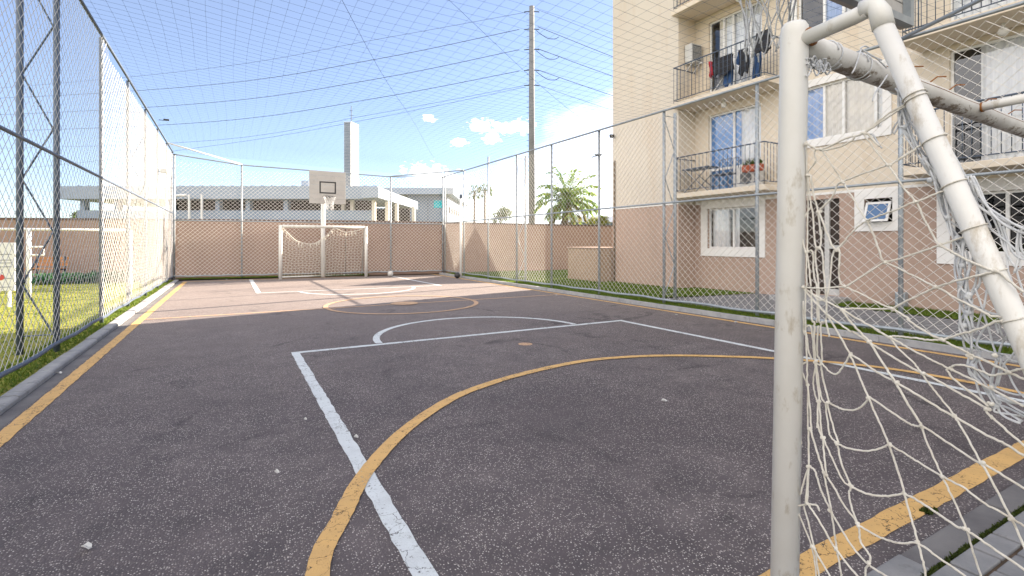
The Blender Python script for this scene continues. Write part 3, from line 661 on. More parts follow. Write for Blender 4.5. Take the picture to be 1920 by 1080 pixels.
T = dict(a=(1440, 0, 3.375), t1=(1500, 240, 5.4), t2=(1500, 420, 5.4), t3=(1500, 600, 5.4), t4=(1680, 420, 5.4), t5=(1680, 600, 5.4),
         t6=(1480, 780, 3.6), t7=(1680, 780, 3.6), t8=(1680, 120, 5.4), d=(1660, 180, 3.377))
def tr(*segs):
    out = []; cur = None
    for s in segs:
        if isinstance(s, str): cur = T[s]
        else: out.append((cur[0] + s[0] / cur[2], cur[1] + s[1] / cur[2]))
    return out
ropes = [
 ('t1', (40, 185), (60, 150), (120, 190), (205, 215), (330, 170), (450, 110), (600, 70), (640, 45), (710, 0), 'a', (760, 720), (890, 650), (945, 618)),
 ('t1', (205, 215), (260, 225), (400, 190), (520, 130), (560, 85), (600, 70), (720, 5), 'a', (800, 712), (900, 660), (950, 632)),
 ('t1', (205, 215), (160, 225), (148, 270), (160, 340), (80, 450), (75, 480)),
 ('t1', (215, 220), (330, 390), (430, 545), (470, 610), (560, 750), (640, 890), (680, 935)),
 ('t1', (640, 60), (760, 220), (890, 370), (980, 500), (1060, 620), (1180, 755), (1250, 900), 't4', (310, 0), (430, 212)),
 ('t1', (640, 45), (690, 60), (740, 120), (800, 180)),
 ('t1', (430, 545), (520, 505), (700, 440), (890, 375), (1000, 320), (1180, 210), 't8', (0, 980), (220, 840), (400, 750), (440, 752)),
 ('t1', (430, 545), (380, 570), (330, 690), (260, 770), (190, 840)),
 ('t1', (680, 935), (800, 890), (1000, 820), (1130, 760), (1180, 750), (1296, 700), 'd', (400, 590), (500, 548)),
 ('t1', (680, 935), (600, 985), (500, 1080), 't2', (400, 225), (375, 260)),
 ('t1', (685, 945), 't2', (705, 20), (750, 120), (830, 350), (865, 385)),
 ('t2', (865, 385), (840, 392), (450, 640)),
 ('t2', (865, 385), (1000, 350), (1296, 255), 't4', (430, 215), (600, 160), (850, 65), (890, 55)),
 ('t2', (865, 390), (890, 400), (1100, 500), (1296, 600), 't4', (410, 640)),
 ('t4', (430, 215), (480, 235), (620, 310), (800, 400), (950, 460), (1000, 480)),
 ('t4', (410, 640), (300, 690), (0, 835), 't2', (940, 860)),
 ('t4', (410, 640), (600, 580), (850, 515), (1000, 485), (1050, 490), (1150, 580), (1296, 690)),
 ('t4', (410, 640), (440, 650), (620, 760), (860, 880), (960, 930), (1050, 935)),
 ('t2', (940, 860), (1100, 960), 't5', (120, 0), (330, 140), (470, 200), (520, 230), (700, 320), (860, 395), (1060, 490), (1150, 535), (1296, 600)),
 ('t2', (25, 645), (200, 650), (450, 640), (600, 700), (800, 800), (940, 860)),
 ('t2', (940, 860), (700, 860), (500, 855), (430, 870)),
 ('t2', (25, 645), (200, 750), (430, 870), (600, 970), (800, 1080), 't3', (760, 95), (920, 185)),
 ('t2', (430, 875), (510, 985), 't3', (500, 0), (600, 110), (710, 230), (850, 450), (965, 620), (1080, 820), (1220, 1050), 't7', (168, 68)),
 ('t2', (25, 645), (150, 790), (265, 910), (500, 1080), 't3', (540, 120), (710, 230), (900, 350), (1100, 470), (1230, 535), 't5', (380, 590), (600, 720), (890, 880), (940, 895)),
 ('t2', (265, 910), (370, 1080), 't3', (410, 180), (510, 340), (600, 400), (780, 530), (965, 625)),
 ('t3', (510, 350), (560, 450), (620, 600), (700, 780), (740, 880), (830, 1080), 't6', (675, 190), (740, 380), (780, 520)),
 ('t3', (505, 355), (440, 470), (380, 545), (310, 525), (230, 440)),
 ('t3', (920, 185), (1000, 290), (1150, 430), (1230, 535), 't5', (350, 660), (480, 820), (605, 970), 't7', (403, 10), (480, 140), (580, 320)),
 ('t3', (920, 185), 't5', (0, 205), (150, 290), (350, 395), (540, 490)),
 ('t3', (920, 180), (960, 160), (1100, 175), (1296, 200), 't5', (470, 200)),
 ('t5', (540, 490), (570, 470), (620, 455), (700, 460), (850, 510), (960, 555), (1080, 545), (1150, 530), (1220, 505), (1296, 495)),
 ('t5', (470, 200), (600, 155), (850, 85), (1000, 20), 't4', (1050, 985), (1150, 960), (1296, 970)),
 ('t5', (540, 490), (520, 510), (600, 610), (800, 760), (940, 870)),
 ('t5', (540, 490), (750, 590), (960, 695), (1200, 820), (1296, 880)),
 ('t3', (965, 625), 't5', (270, 790), (570, 970), (605, 975), 't7', (403, 5), (560, 100), (740, 190), (864, 270)),
 ('t5', (920, 890), (900, 910), (980, 1000), 't7', (640, 0), (750, 100), (900, 230)),
 ('t3', (700, 780), (900, 920), (1100, 1050), 't7', (150, 72), (168, 68), (300, 150), (540, 310), (580, 320), (720, 405), (890, 505)),
 ('t7', (168, 68), (230, 230), (310, 405), (380, 550), (475, 765), (520, 920), (580, 1110)),
 ('t6', (675, 190), (792, 260), 't7', (150, 310), (310, 405), (450, 480), (600, 590), (780, 690), (900, 760)),
 ('t6', (780, 520), 't7', (60, 520), (110, 700), (155, 860), (190, 1000), (210, 1110)),
 ('t7', (60, 520), (200, 600), (400, 735), (475, 765), (600, 850), (900, 1055)),
 ('t7', (580, 320), (650, 440), (780, 690), (890, 930)),
 ('t6', (460, 730), (600, 810), (720, 850), 't7', (60, 858), (155, 860), (300, 960), (500, 1100)),
 ('t6', (325, 185), (400, 215), (520, 235), (620, 215), (675, 190)),
 ('t6', (410, 470), (520, 520), (650, 540), (782, 522)),
 ('t1', (60, 160), (65, 500), (75, 740), (70, 1080), 't2', (70, 290)),
 ('t1', (75, 480), (95, 640), (110, 780), (70, 860), (40, 920)),
 ('t1', (75, 480), (110, 490), (135, 640), (155, 740)),
 ('t1', (110, 780), (130, 860), (145, 1080), 't2', (150, 180), (165, 240), (190, 240)),
 ('t1', (150, 740), (180, 850), (205, 1080), 't2', (210, 60), (205, 200), (185, 240), (155, 270), (155, 360), (185, 640), (185, 950), (200, 1000), (240, 1000), (265, 940), (265, 905)),
 ('t1', (190, 840), (285, 1080), 't2', (330, 220), (375, 260)),
 ('t2', (375, 260), (335, 290), (310, 500), (290, 660), (265, 750), (190, 770), (120, 700), (25, 645)),
 ('t2', (375, 260), (405, 290), (395, 480), (410, 590), (450, 640)),
 ('t2', (190, 240), (225, 290), (240, 480), (262, 700), (268, 905)),
 ('t2', (70, 290), (70, 640)), ('t2', (70, 280), (110, 270), (130, 330), (135, 520), (165, 640), (170, 900), (165, 1000)),
 ('t2', (75, 300), (90, 400), (110, 630)), ('t2', (20, 20), (35, 180), (60, 280)),
 ('t2', (60, 650), (60, 1080), 't3', (65, 120), (75, 370), (80, 655)), ('t2', (118, 660), (125, 960), (150, 1010), 't3', (145, 200), (160, 420)),
 ('t2', (35, 780), (40, 1080), 't3', (70, 170), (85, 300), (120, 400)),
 ('t3', (160, 420), (130, 640), (165, 810), (190, 820)), ('t3', (180, 60), (170, 330), (200, 420), (215, 520), (250, 680), (290, 830)),
 ('t3', (240, 20), (215, 60), (225, 430), (160, 425)), ('t3', (60, 70), (115, 80), (145, 400)),
 ('t3', (160, 430), (200, 800), (215, 1080), 't6', (230, 145)), ('t3', (170, 440), (215, 760), (265, 840), (290, 840)),
 ('t3', (265, 0), (300, 170)), ('t3', (290, 840), (390, 890), (500, 915), (600, 890), (700, 790)),
 ('t3', (0, 480), (80, 660)), ('t3', (-10, 465), (75, 420)),
 ('t3', (80, 660), (80, 1080), 't6', (130, 90), (130, 345), (110, 600)), ('t3', (85, 660), (120, 1080), 't6', (145, 80), (190, 240), (240, 390)),
 ('t3', (190, 820), (180, 1080), 't6', (195, 50), (210, 110), (230, 145)), ('t3', (260, 850), (285, 1080), 't6', (280, 140), (325, 185)),
 ('t3', (280, 850), (340, 1080), 't6', (335, 180)),
 ('t6', (130, 345), (170, 370), (220, 520), (280, 640), (310, 700), (430, 890), (530, 1000), (680, 1100)),
 ('t6', (280, 640), (300, 760), (320, 900), (355, 1100)), ('t6', (240, 390), (300, 480), (360, 590), (460, 730), (480, 850), (540, 940), (540, 1000), (515, 1030), (515, 1100)),
 ('t6', (235, 395), (270, 560), (285, 640)), ('t6', (230, 145), (235, 250), (250, 390)), ('t6', (230, 145), (290, 280), (360, 430), (410, 470)),
 ('t6', (325, 185), (345, 300), (410, 470), (400, 520), (420, 620), (460, 730)),
 ('t6', (130, 595), (200, 700), (320, 900), (480, 1100)), ('t6', (95, 610), (165, 885), (200, 1100)), ('t6', (50, 630), (150, 880), (185, 1100)),
 ('t6', (165, 885), (290, 1100)), ('t6', (130, 350), (120, 590)), ('t6', (50, 610), (130, 595), (185, 605), (200, 640)), ('t6', (125, 345), (70, 535)), ('t6', (60, 175), (75, 170), (75, 195)),
]
knots = [('t1', (205, 215), (640, 55), (430, 548), (895, 370), (680, 935), (1175, 755), (75, 480), (190, 845), (55, 160)), ('t2', (375, 262), (865, 388), (450, 640), (940, 862), (430, 872), (185, 240), (70, 285), (30, 640)),
         ('t3', (510, 345), (710, 230), (920, 185), (965, 625), (1235, 535), (700, 785), (290, 838), (190, 820), (80, 660), (160, 425)), ('t4', (435, 215), (410, 640), (1000, 482)),
         ('t5', (475, 202), (545, 492), (920, 890), (605, 975), (1150, 535), (1000, 360), (745, 370), (965, 695), (960, 850)), ('t7', (168, 68), (310, 403), (580, 320), (60, 522), (475, 767), (780, 690), (155, 862)),
         ('t6', (325, 185), (230, 146), (410, 470), (240, 390), (460, 730), (280, 640), (535, 1000), (320, 900), (165, 885), (135, 92), (130, 345), (125, 595), (675, 190))]
def netx(px, py): return GX - .012 + .016 * math.sin(px * .021 + .7) * math.cos(py * .017) 
def onnet(q): return on_x(q[0], q[1], netx(*q))
m = MB()
for rp in ropes:
    pts = spline([onnet(q) for q in tr(*rp)], 7)
    j = random.uniform(-.003, .003)
    m.tube([p + Vector((j, 0, 0)) + Vector((random.gauss(0, .0005), random.gauss(0, .0005), random.gauss(0, .0005))) for p in pts], random.uniform(.0022, .0027), 6)
for kn in knots:
    for q in tr(*kn):
        p = onnet(q)
        for k in range(3): m.sphere(p + Vector((random.uniform(-.003, .003), random.uniform(-.004, .004), random.uniform(-.003, .003))), random.uniform(.0036, .005), 8, 5)
net = m.build('rope_net', M['rope'], ng, smooth=True)
# old white rope gathered along the back stay
bundles = [
 (5, .010, ('a', (800, 560), (830, 700), (850, 800), 'd', (120, 210), (200, 370), (265, 530), (330, 640), (390, 790), (440, 900), 't4', (600, 210), (600, 420), (625, 600), (650, 760), (675, 900), 't5', (670, 60), (690, 250), (745, 370), (760, 480), (850, 650), (940, 850), (970, 880), (1080, 950), (1296, 1040))),
 (3, .008, ('d', (90, 20), (140, 170), (230, 400), (300, 530), (340, 640), (380, 770), (450, 850), 't4', (640, 230), (640, 420), (650, 640), (690, 780), (700, 900), (720, 1080))),
 (2, .005, ('t4', (740, 320), (720, 520), (700, 740), (680, 900))),
 (2, .005, ('t4', (830, 420), (790, 600), (710, 720), (660, 800))),
 (1, .003, ('t4', (630, 225), (700, 230), (740, 280), (760, 330))),
 (1, .003, ('t4', (660, 260), (700, 420), (720, 520))),
 (1, .003, ('t4', (770, 660), (820, 830), (850, 960), 't5', (900, 110), (950, 240), (1000, 360))),
 (1, .003, ('t4', (885, 580), (860, 840), (820, 1000), 't5', (790, 150))),
 (2, .004, ('t4', (660, 760), (760, 830), (860, 890), (960, 930), (1050, 935))),
 (1, .003, ('t5', (860, 90), (800, 250), (880, 310), (990, 350), (1060, 370), (1160, 420), (1296, 430))),
 (3, .006, ('t5', (1000, 360), (990, 450), (965, 690), (960, 850))),
 (1, .002, ('t5', (1210, 290), (1130, 400), (1060, 480), (990, 680))),
 (1, .002, ('t5', (985, 30), (985, 100), (990, 145))), (1, .002, ('t5', (1030, 30), (1030, 130), (1055, 210), (1090, 130), (1105, 60))), (1, .002, ('t5', (1075, 190), (1010, 330))),
 (1, .002, ('t5', (1000, 390), (1060, 480), (1130, 620), (1220, 740), (1296, 810))), (2, .004, ('t5', (755, 470), (830, 560), (920, 640), (965, 695))),
 (1, .002, ('t5', (800, 370), (840, 470), (940, 650))), (1, .002, ('t5', (970, 700), (1080, 740), (1190, 765), (1296, 750))), (2, .004, ('t5', (980, 800), (1080, 830), (1200, 855), (1296, 870))), (1, .002, ('t5', (1000, 750), (1100, 870), (1296, 975))),
 (5, .010, ('d', (490, 520), (560, 640), (640, 700), (740, 770), (830, 840), (920, 900))), (1, .003, ('d', (590, 640), (600, 760), (640, 830), (610, 800))),
 (1, .002, ('d', (590, 640), (690, 830), (740, 970), (800, 1090))), (1, .002, ('d', (660, 730), (730, 900), (760, 1080), 't4', (1110, 470), (1160, 650))), (1, .002, ('d', (730, 820), (790, 990), (870, 1040))), (1, .002, ('d', (820, 850), (810, 960), (840, 1080), 't4', (1200, 470), (1255, 670), (1290, 790))),
 (1, .002, ('d', (640, 830), (720, 900), (800, 980), (900, 1060))), (1, .002, ('t4', (1200, 60), (1190, 250), (1200, 330), (1160, 490))), (1, .002, ('t4', (1230, 60), (1240, 240), (1296, 330))),
 (2, .003, ('a', (945, 600), (1000, 700), (1070, 870), 'd', (400, 350), (480, 520))), (1, .002, ('d', (330, 270), (390, 360), (440, 450), (490, 530), (560, 680), (610, 800))),
 (2, .004, ('a', (830, 720), (800, 770), (770, 840))), (1, .003, ('a', (700, 930), (680, 900), (640, 850), (600, 840))),
]
m = MB()
for cnt, spread, rp in bundles:
    base_pts = spline([onnet(q) for q in tr(*rp)], 5)
    for k in range(cnt):
        a1, a2, a3 = (random.uniform(0, 6.28) for _ in range(3)); fr = random.uniform(.5, 1.1)
        if spread < .006: oy = 0
        pts = []
        for i, p in enumerate(base_pts):
            pts.append(p + Vector((.018 + spread * .8 * math.sin(i * fr * .4 + a1), spread * math.sin(i * fr * .33 + a2), spread * math.sin(i * fr * .37 + a3) * .6)))
        m.tube(pts, random.uniform(.0019, .0028) if cnt > 1 else .0021, 6)
for cnt, spread, rp in bundles[:4]:
    for q in tr(*rp)[2::3]: m.sphere(onnet(q) + Vector((.015, 0, 0)), .007, 8, 6)
# turns of rope round the stay and knots along the crossbar
def wrap(px, py, turns=2, r=.0242):
    q = on_x(px, py, GX); u = (PB - PT).normalized(); s = (q - PT).dot(u); c_ = PT + u * s
    e1 = Vector((1, 0, 0)); e2 = u.cross(e1)
    m.tube([c_ + u * (.010 * (a / 6.28 - turns / 2)) + (e1 * math.cos(a) + e2 * math.sin(a)) * r for a in [i * .35 for i in range(int(turns * 6.28 / .35) + 2)]], .0017, 6)
mm = m
for px, py, tn in ((1712, 185, 2), (1758, 260, 1), (1805, 340, 1), (1838, 425, 1), (1870, 510, 1), (1900, 600, 1)): m = MB(); wrap(px, py, tn); m.build('rope_tie', M['rope'], ng, smooth=True)
m = mm
def bar_pt(s, ang, rr): c_ = Vector((GX, GY, 1.945)) + ED * s; return c_ + Vector((0, -math.cos(ang), math.sin(ang))) * rr
for s0 in (.17, .36, .68):
    m.tube([bar_pt(s0 + .004 * a, a, .041) for a in [i * .3 for i in range(40)]], .0022, 5)
def onbar(px, py, off=.0): 
    d = ray(px, py); Y0 = GY + .045 * .4 - .045 - off; t = Y0 / d[1]; return Vector((d[0] * t, Y0, H + d[2] * t))
for rp in ([(590, 310), (570, 370), (550, 430), (530, 465)], [(755, 475), (720, 530), (690, 570), (665, 620)], [(590, 312), (640, 340), (700, 380), (750, 430)], [(600, 318), (660, 355), (720, 380)], [(585, 305), (610, 292), (636, 300)], [(690, 570), (672, 600), (660, 640)]):
    m.tube(spline([onbar(1440 + a / 3.375, b / 3.375) for a, b in rp], 5), .0024, 6)
for k in range(7):   # loops of spare cord tied under the end of the bar
    x0 = 250 + k * 20 + random.uniform(-8, 8); y0 = 420 + random.uniform(-40, 10); 
    m.tube(spline([onbar(1440 + a / 3.375, b / 3.375, random.uniform(-.01, .02)) for a, b in ((x0, 365 + random.uniform(0, 25)), (x0 - 16, y0), (x0 + 4, y0 + random.uniform(30, 66)), (x0 + 26, y0 + 10), (x0 + 8, y0 - 25), (x0 - 4, y0 + 8), (x0 + 30, y0 + 26))], 6), .0024, 6)
for k in range(4): m.sphere(onbar(1440 + (250 + k * 36) / 3.375, (398 + (k % 2) * 22) / 3.375), .008, 8, 6)
m.build('rope_bundle', M['rope_old'], ng, smooth=True)

# ------------------------------------------------------------------ basketball hoops
def hoop(name_label, X, Yb, face, zb, zt, Yp, half=.75, zr=3.05, grp='basketball hoops at the two ends'):
    """face = direction (in Y) the board looks; Yb its front, Yp the post behind"""
    th = thing('basketball_hoop', name_label, 'basketball hoop', (X, Yp, 0), 0, grp)
    m = MB(); n = 7; hgt = (zt - zb) / n
    for i in range(n): m.box(X - half, X + half, *(sorted((Yb, Yb - face * .03))), zb + i * hgt + .0025, zb + (i + 1) * hgt - .0025)
    m.build('backboard', M['board'], th, bevel=.003)
    m = MB(); y0, y1 = sorted((Yb - face * .032, Yb - face * .075))
    m.box(X - half, X + half, y0, y1, zb, zb + .045); m.box(X - half, X + half, y0, y1, zt - .045, zt)
    for xx in (X - half, X - .25, X + .21, X + half - .04): m.box(xx, xx + .04, y0, y1, zb + .045, zt - .045)
    m.build('board_frame', M['galv'], th)
    m = MB(); yf0, yf1 = sorted((Yb + face * .001, Yb + face * .004)); zq = zr + .14
    for (x0, x1, z0, z1) in ((-.295, .295, 0, .05), (-.295, .295, .40, .45), (-.295, -.245, .05, .40), (.245, .295, .05, .40)): m.box(X + x0, X + x1, yf0, yf1, zq + z0, zq + z1)
    m.build('target_square', M['board_line'], th)
    m = MB(); c_ = Vector((X, Yb + face * .39, zr))
    m.tube([c_ + Vector((math.cos(a) * .228, math.sin(a) * .228, 0)) for a in [i * 2 * math.pi / 32 for i in range(33)]], .010, 8)
    m.box(X - .09, X + .09, *sorted((Yb + face * .004, Yb + face * .17)), zr - .012, zr + .012); m.build('rim', M['black'], th, smooth=True)
    m = MB(); K = 12
    def rad(t): return .222 - .085 * t - .035 * math.sin(t * 3.14)
    LN = .46
    for k in range(K):
        for sgn in (1, -1):
            pts = []
            for i in range(13):
                t = i / 12; a = 2 * math.pi * (k + sgn * t * 1.5) / K + .05 * math.sin(k * 3 + i)
                pts.append(c_ + Vector((math.cos(a) * rad(t), math.sin(a) * rad(t), -LN * t - .02 * math.sin(k * 1.7) * t)))
            m.tube(pts, .0042, 5)
        a = 2 * math.pi * (k + .5 * (k % 2)) / K
        q = c_ + Vector((math.cos(a) * rad(1), math.sin(a) * rad(1), -LN)); m.tube([q, q + Vector((random.gauss(0, .01), random.gauss(0, .01), -random.uniform(.02, .07)))], .0045, 5); m.sphere(q, .010, 6, 4)
    m.build('hoop_net', M['rope_old'], th, smooth=True)
    m = MB(); m.tube([(X, Yp, -.05), (X, Yp, zb + .35)], .082, 16); m.build('post', M['white_metal'], th, smooth=True)
    m = MB()
    for xx, zz in ((-.25, zb + .3), (.25, zb + .3), (-.25, zb + .9), (.25, zb + .9)): m.tube([(X, Yp, min(zz, zb + .3)), (X + xx, Yb - face * .05, zz)], .024, 8)
    m.build('bracket_arm', M['white_metal'], th, smooth=True)
    return th
hoop('weathered basketball hoop above the nearest goal, only its board corner and net showing', 2.94, 1.57, 1, 2.70, 3.75, .05)
FY = 19.75
bl, br = on_y(580, 381, FY), on_y(648, 382, FY)
hoop('basketball hoop with grey plank board and torn white net behind the distant goal', (bl.x + br.x) / 2, FY, -1, bl.z, on_y(614, 321, FY).z, 20.85, half=(br.x - bl.x) / 2)

# ------------------------------------------------------------------ distant goal
gy = 20.15; g0, g1 = on_y(526, 520, gy).x, on_y(686.5, 520, gy).x
fg = thing('football_goal', 'white football goal with patched net at the far end of the court', 'goal', ((g0 + g1) / 2, gy, 0))
for xx in (g0, g1): MB().tube([(xx, gy, -.03), (xx, gy, 2.0)], .062, 14).build('post', M['goal_paint'], fg, smooth=True)
MB().tube([(g0 + .06, gy, 1.96), (g1 - .06, gy, 1.96)], .055, 14).build('crossbar', M['goal_paint'], fg, smooth=True)
for xx in (g0, g1):
    MB().tube([(xx, gy + .05, 1.93), (xx, gy + .28, 1.93), (xx, gy + .75, .05)], .028, 10).build('back_stay', M['goal_paint'], fg, smooth=True)
MB().tube([(g0, gy + .75, .05), (g1, gy + .75, .05)], .03, 10).build('ground_bar', M['goal_paint'], fg, smooth=True)
m = MB(); nx, nzz = 24, 17
def fnet(u, v):
    x = lerp(g0 + .08, g1 - .08, u)
    sag = (1 - v) ** 2 * (.62 * max(0, math.sin(min(1, u / .62) * math.pi)) ** .8 + .16 * math.sin(max(0, (u - .62) / .38) * math.pi))
    z = lerp(1.93, .06, v) - sag; y = lerp(gy + .26, gy + .74, v) + .05 * math.sin(u * 9) * v
    return (x + .02 * math.sin(v * 11 + u * 20), y, z + .015 * math.sin(u * 31))
for i in range(nx + 1): m.tube([fnet(i / nx, k / 22) for k in range(23)], .0052, 4, cap=False)
for k in range(nzz + 1): m.tube([fnet(i / 30, k / nzz) for i in range(31)], .0052 if k else .014, 4, cap=False)
for u in (.02, .05, .2, .24, .33, .4, .44, .52, .56, .6, .78, .86, .9):
    a = fnet(u, .01); m.tube([a, (a[0] + random.gauss(0, .03), a[1] - .03, a[2] - random.uniform(.08, .2))], .018, 5)
m.build('rope_net', M['rope'], fg, smooth=True)

# ------------------------------------------------------------------ apartment building
XB, XW = 11.20, 11.90            # projecting bay and main wall
ab = thing('apartment_building', 'cream and tan apartment building with balconies along the right side', 'building', (XW, 4, 0))
YC = on_x(1149, 400, XB).y       # far corner of the bay
YB0 = on_x(1272, 300, XB).y      # near edge of the bay
YE = -9.0; ZT = 11.6; ZB = 2.46; ZJ = 2.46
def rect(x0, y0, x1, y1, X=XW):  # photo rectangle on the wall -> (ymin, ymax, zmin, zmax)
    a, b = on_x(x0, y0, X), on_x(x1, y1, X); return (b.y, a.y, min(a.z, b.z), max(a.z, b.z))
def rectL(x0, x1, yt, yb, X=XW):
    a = on_x(x0, yt, X); b = on_x(x1, yt, X); zt = a.z; zb = on_x(x0, yb, X).z; return (b.y, a.y, zb, zt)
wins = {}
def inset(r, d): return (r[0] + d, r[1] - d, r[2] + d, r[3] - d)
R_g1 = rectL(1315.3, 1435.5, 378.4, 479.5); R_sm = rectL(1603.4, 1694.9, 358.4, 434); R_big = (2.3, rectL(1757.7, 1800, 353, 494)[1], *rectL(1757.7, 1800, 346, 494)[2:])
R_d1 = rectL(1328, 1427, 218, 357); R_d2 = rectL(1328.7, 1428.7, 43.5, 175)
R_d1 = (R_d1[0], R_d1[1], 2.74, R_d1[3]); R_d2 = (R_d2[0], R_d2[1], 5.38, R_d2[3])
R_m1 = (on_x(1672.6, 252, XW).y, 7.35, on_x(1672.6, 252, XW).z, on_x(1512.6, 153, XW).z)
STO = 2.64
R_m2 = (R_m1[0], R_m1[1], R_m1[2] + STO, R_m1[3] + STO)
R_d1r = (2.1, on_x(1780, 100, XW).y, 2.74, on_x(1780, 96, XW).z); R_d2r = (2.1, R_d1r[1], 5.38, R_d1r[3] + STO)
R_door = rectL(1509, 1574, 376, 541)
R_door = (R_door[0], R_door[1], .16, R_door[3])
R_d3 = (R_d2[0], R_d2[1], R_d2[2] + STO, R_d2[3] + STO)
t = .10
holes = [inset(R_g1, .22), inset(R_sm, .19), inset(R_big, .20), R_d1, R_d2, R_d3, inset(R_m1, .16), inset(R_m2, .16), R_d1r, R_d2r, R_door]
def wall_holes(o, X, y0, y1, z0, z1, hs, depth):
    ys = sorted({y0, y1, *[min(max(v, y0), y1) for h in hs for v in h[:2]]}); zs = sorted({z0, z1, *[min(max(v, z0), z1) for h in hs for v in h[2:]]})
    for a, b in zip(ys, ys[1:]):
        for c_, d in zip(zs, zs[1:]):
            if b - a < 1e-5 or d - c_ < 1e-5: continue
            my, mz = (a + b) / 2, (c_ + d) / 2
            if any(h[0] < my < h[1] and h[2] < mz < h[3] for h in hs): continue
            o.quad((X, b, c_), (X, a, c_), (X, a, d), (X, b, d))
    for h in hs:
        a, b, c_, d = max(h[0], y0), min(h[1], y1), max(h[2], z0), min(h[3], z1)
        if b <= a or d <= c_: continue
        o.quad((X, a, c_), (X + depth, a, c_), (X + depth, a, d), (X, a, d)); o.quad((X, b, d), (X + depth, b, d), (X + depth, b, c_), (X, b, c_))
        if h[2] >= z0: o.quad((X, b, c_), (X + depth, b, c_), (X + depth, a, c_), (X, a, c_))
        if h[3] <= z1: o.quad((X, a, d), (X + depth, a, d), (X + depth, b, d), (X, b, d))
o = MB(); wall_holes(o, XW, YE, YB0, ZJ, ZT, holes, .22); 
o.quad((XW, YB0, ZJ), (XW, YB0, ZT), (XB, YB0, ZT), (XB, YB0, ZJ))
o.quad((XB, YE, ZT), (XW, YE, ZT), (XW, YE, -.1), (XB + .7, YE, -.1)) if False else None
o.build('upper_wall', M['cream'], ab)
o = MB(); o.quad((XB, YC, ZJ), (XB, YB0, ZJ), (XB, YB0, ZT), (XB, YC, ZT)); o.build('bay_wall', M['cream_cool'], ab)
o = MB(); wall_holes(o, XW - .004, YE, YB0, -.1, ZJ, [h for h in holes if h[2] < ZJ], .22)
o.quad((XB - .004, YC, -.1), (XB - .004, YB0 - .004, -.1), (XB - .004, YB0 - .004, ZJ), (XB - .004, YC, ZJ)); o.quad((XB - .004, YB0 - .004, -.1), (XW - .004, YB0 - .004, -.1), (XW - .004, YB0 - .004, ZJ), (XB - .004, YB0 - .004, ZJ))
o.build('lower_wall', M['tan'], ab)
o = MB(); o.box(XB - .012, XB - .002, YB0 - .01, YC, ZJ - .0, ZJ + .055); o.box(XW - .012, XW - .002, YE, YB0 - .03, ZJ, ZJ + .055); o.build('base_band', M['trim'], ab)
o = MB(); o.quad((XB, YC, -.1), (XB, YC, ZT), (25, YC, ZT), (25, YC, -.1)); o.quad((25, YC, -.1), (25, YC, ZT), (25, YE, ZT), (25, YE, -.1)); o.quad((25, YE, -.1), (25, YE, ZT), (XW, YE, ZT), (XW, YE, -.1)); o.build('side_wall', M['cream_cool'], ab)
o = MB(); o.box(XB - .12, 25.1, YE - .1, YC + .12, ZT, ZT + .25); o.build('roof', M['trim'], ab)
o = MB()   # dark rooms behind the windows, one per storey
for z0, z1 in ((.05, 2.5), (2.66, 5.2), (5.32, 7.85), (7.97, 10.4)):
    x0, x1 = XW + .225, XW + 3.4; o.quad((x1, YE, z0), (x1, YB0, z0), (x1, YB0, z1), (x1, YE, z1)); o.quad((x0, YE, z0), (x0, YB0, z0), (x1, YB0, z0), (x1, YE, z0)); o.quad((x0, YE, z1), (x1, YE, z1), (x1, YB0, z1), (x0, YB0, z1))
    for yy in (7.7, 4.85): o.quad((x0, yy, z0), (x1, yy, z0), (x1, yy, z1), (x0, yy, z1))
o.build('room', M['dark_room'], ab)

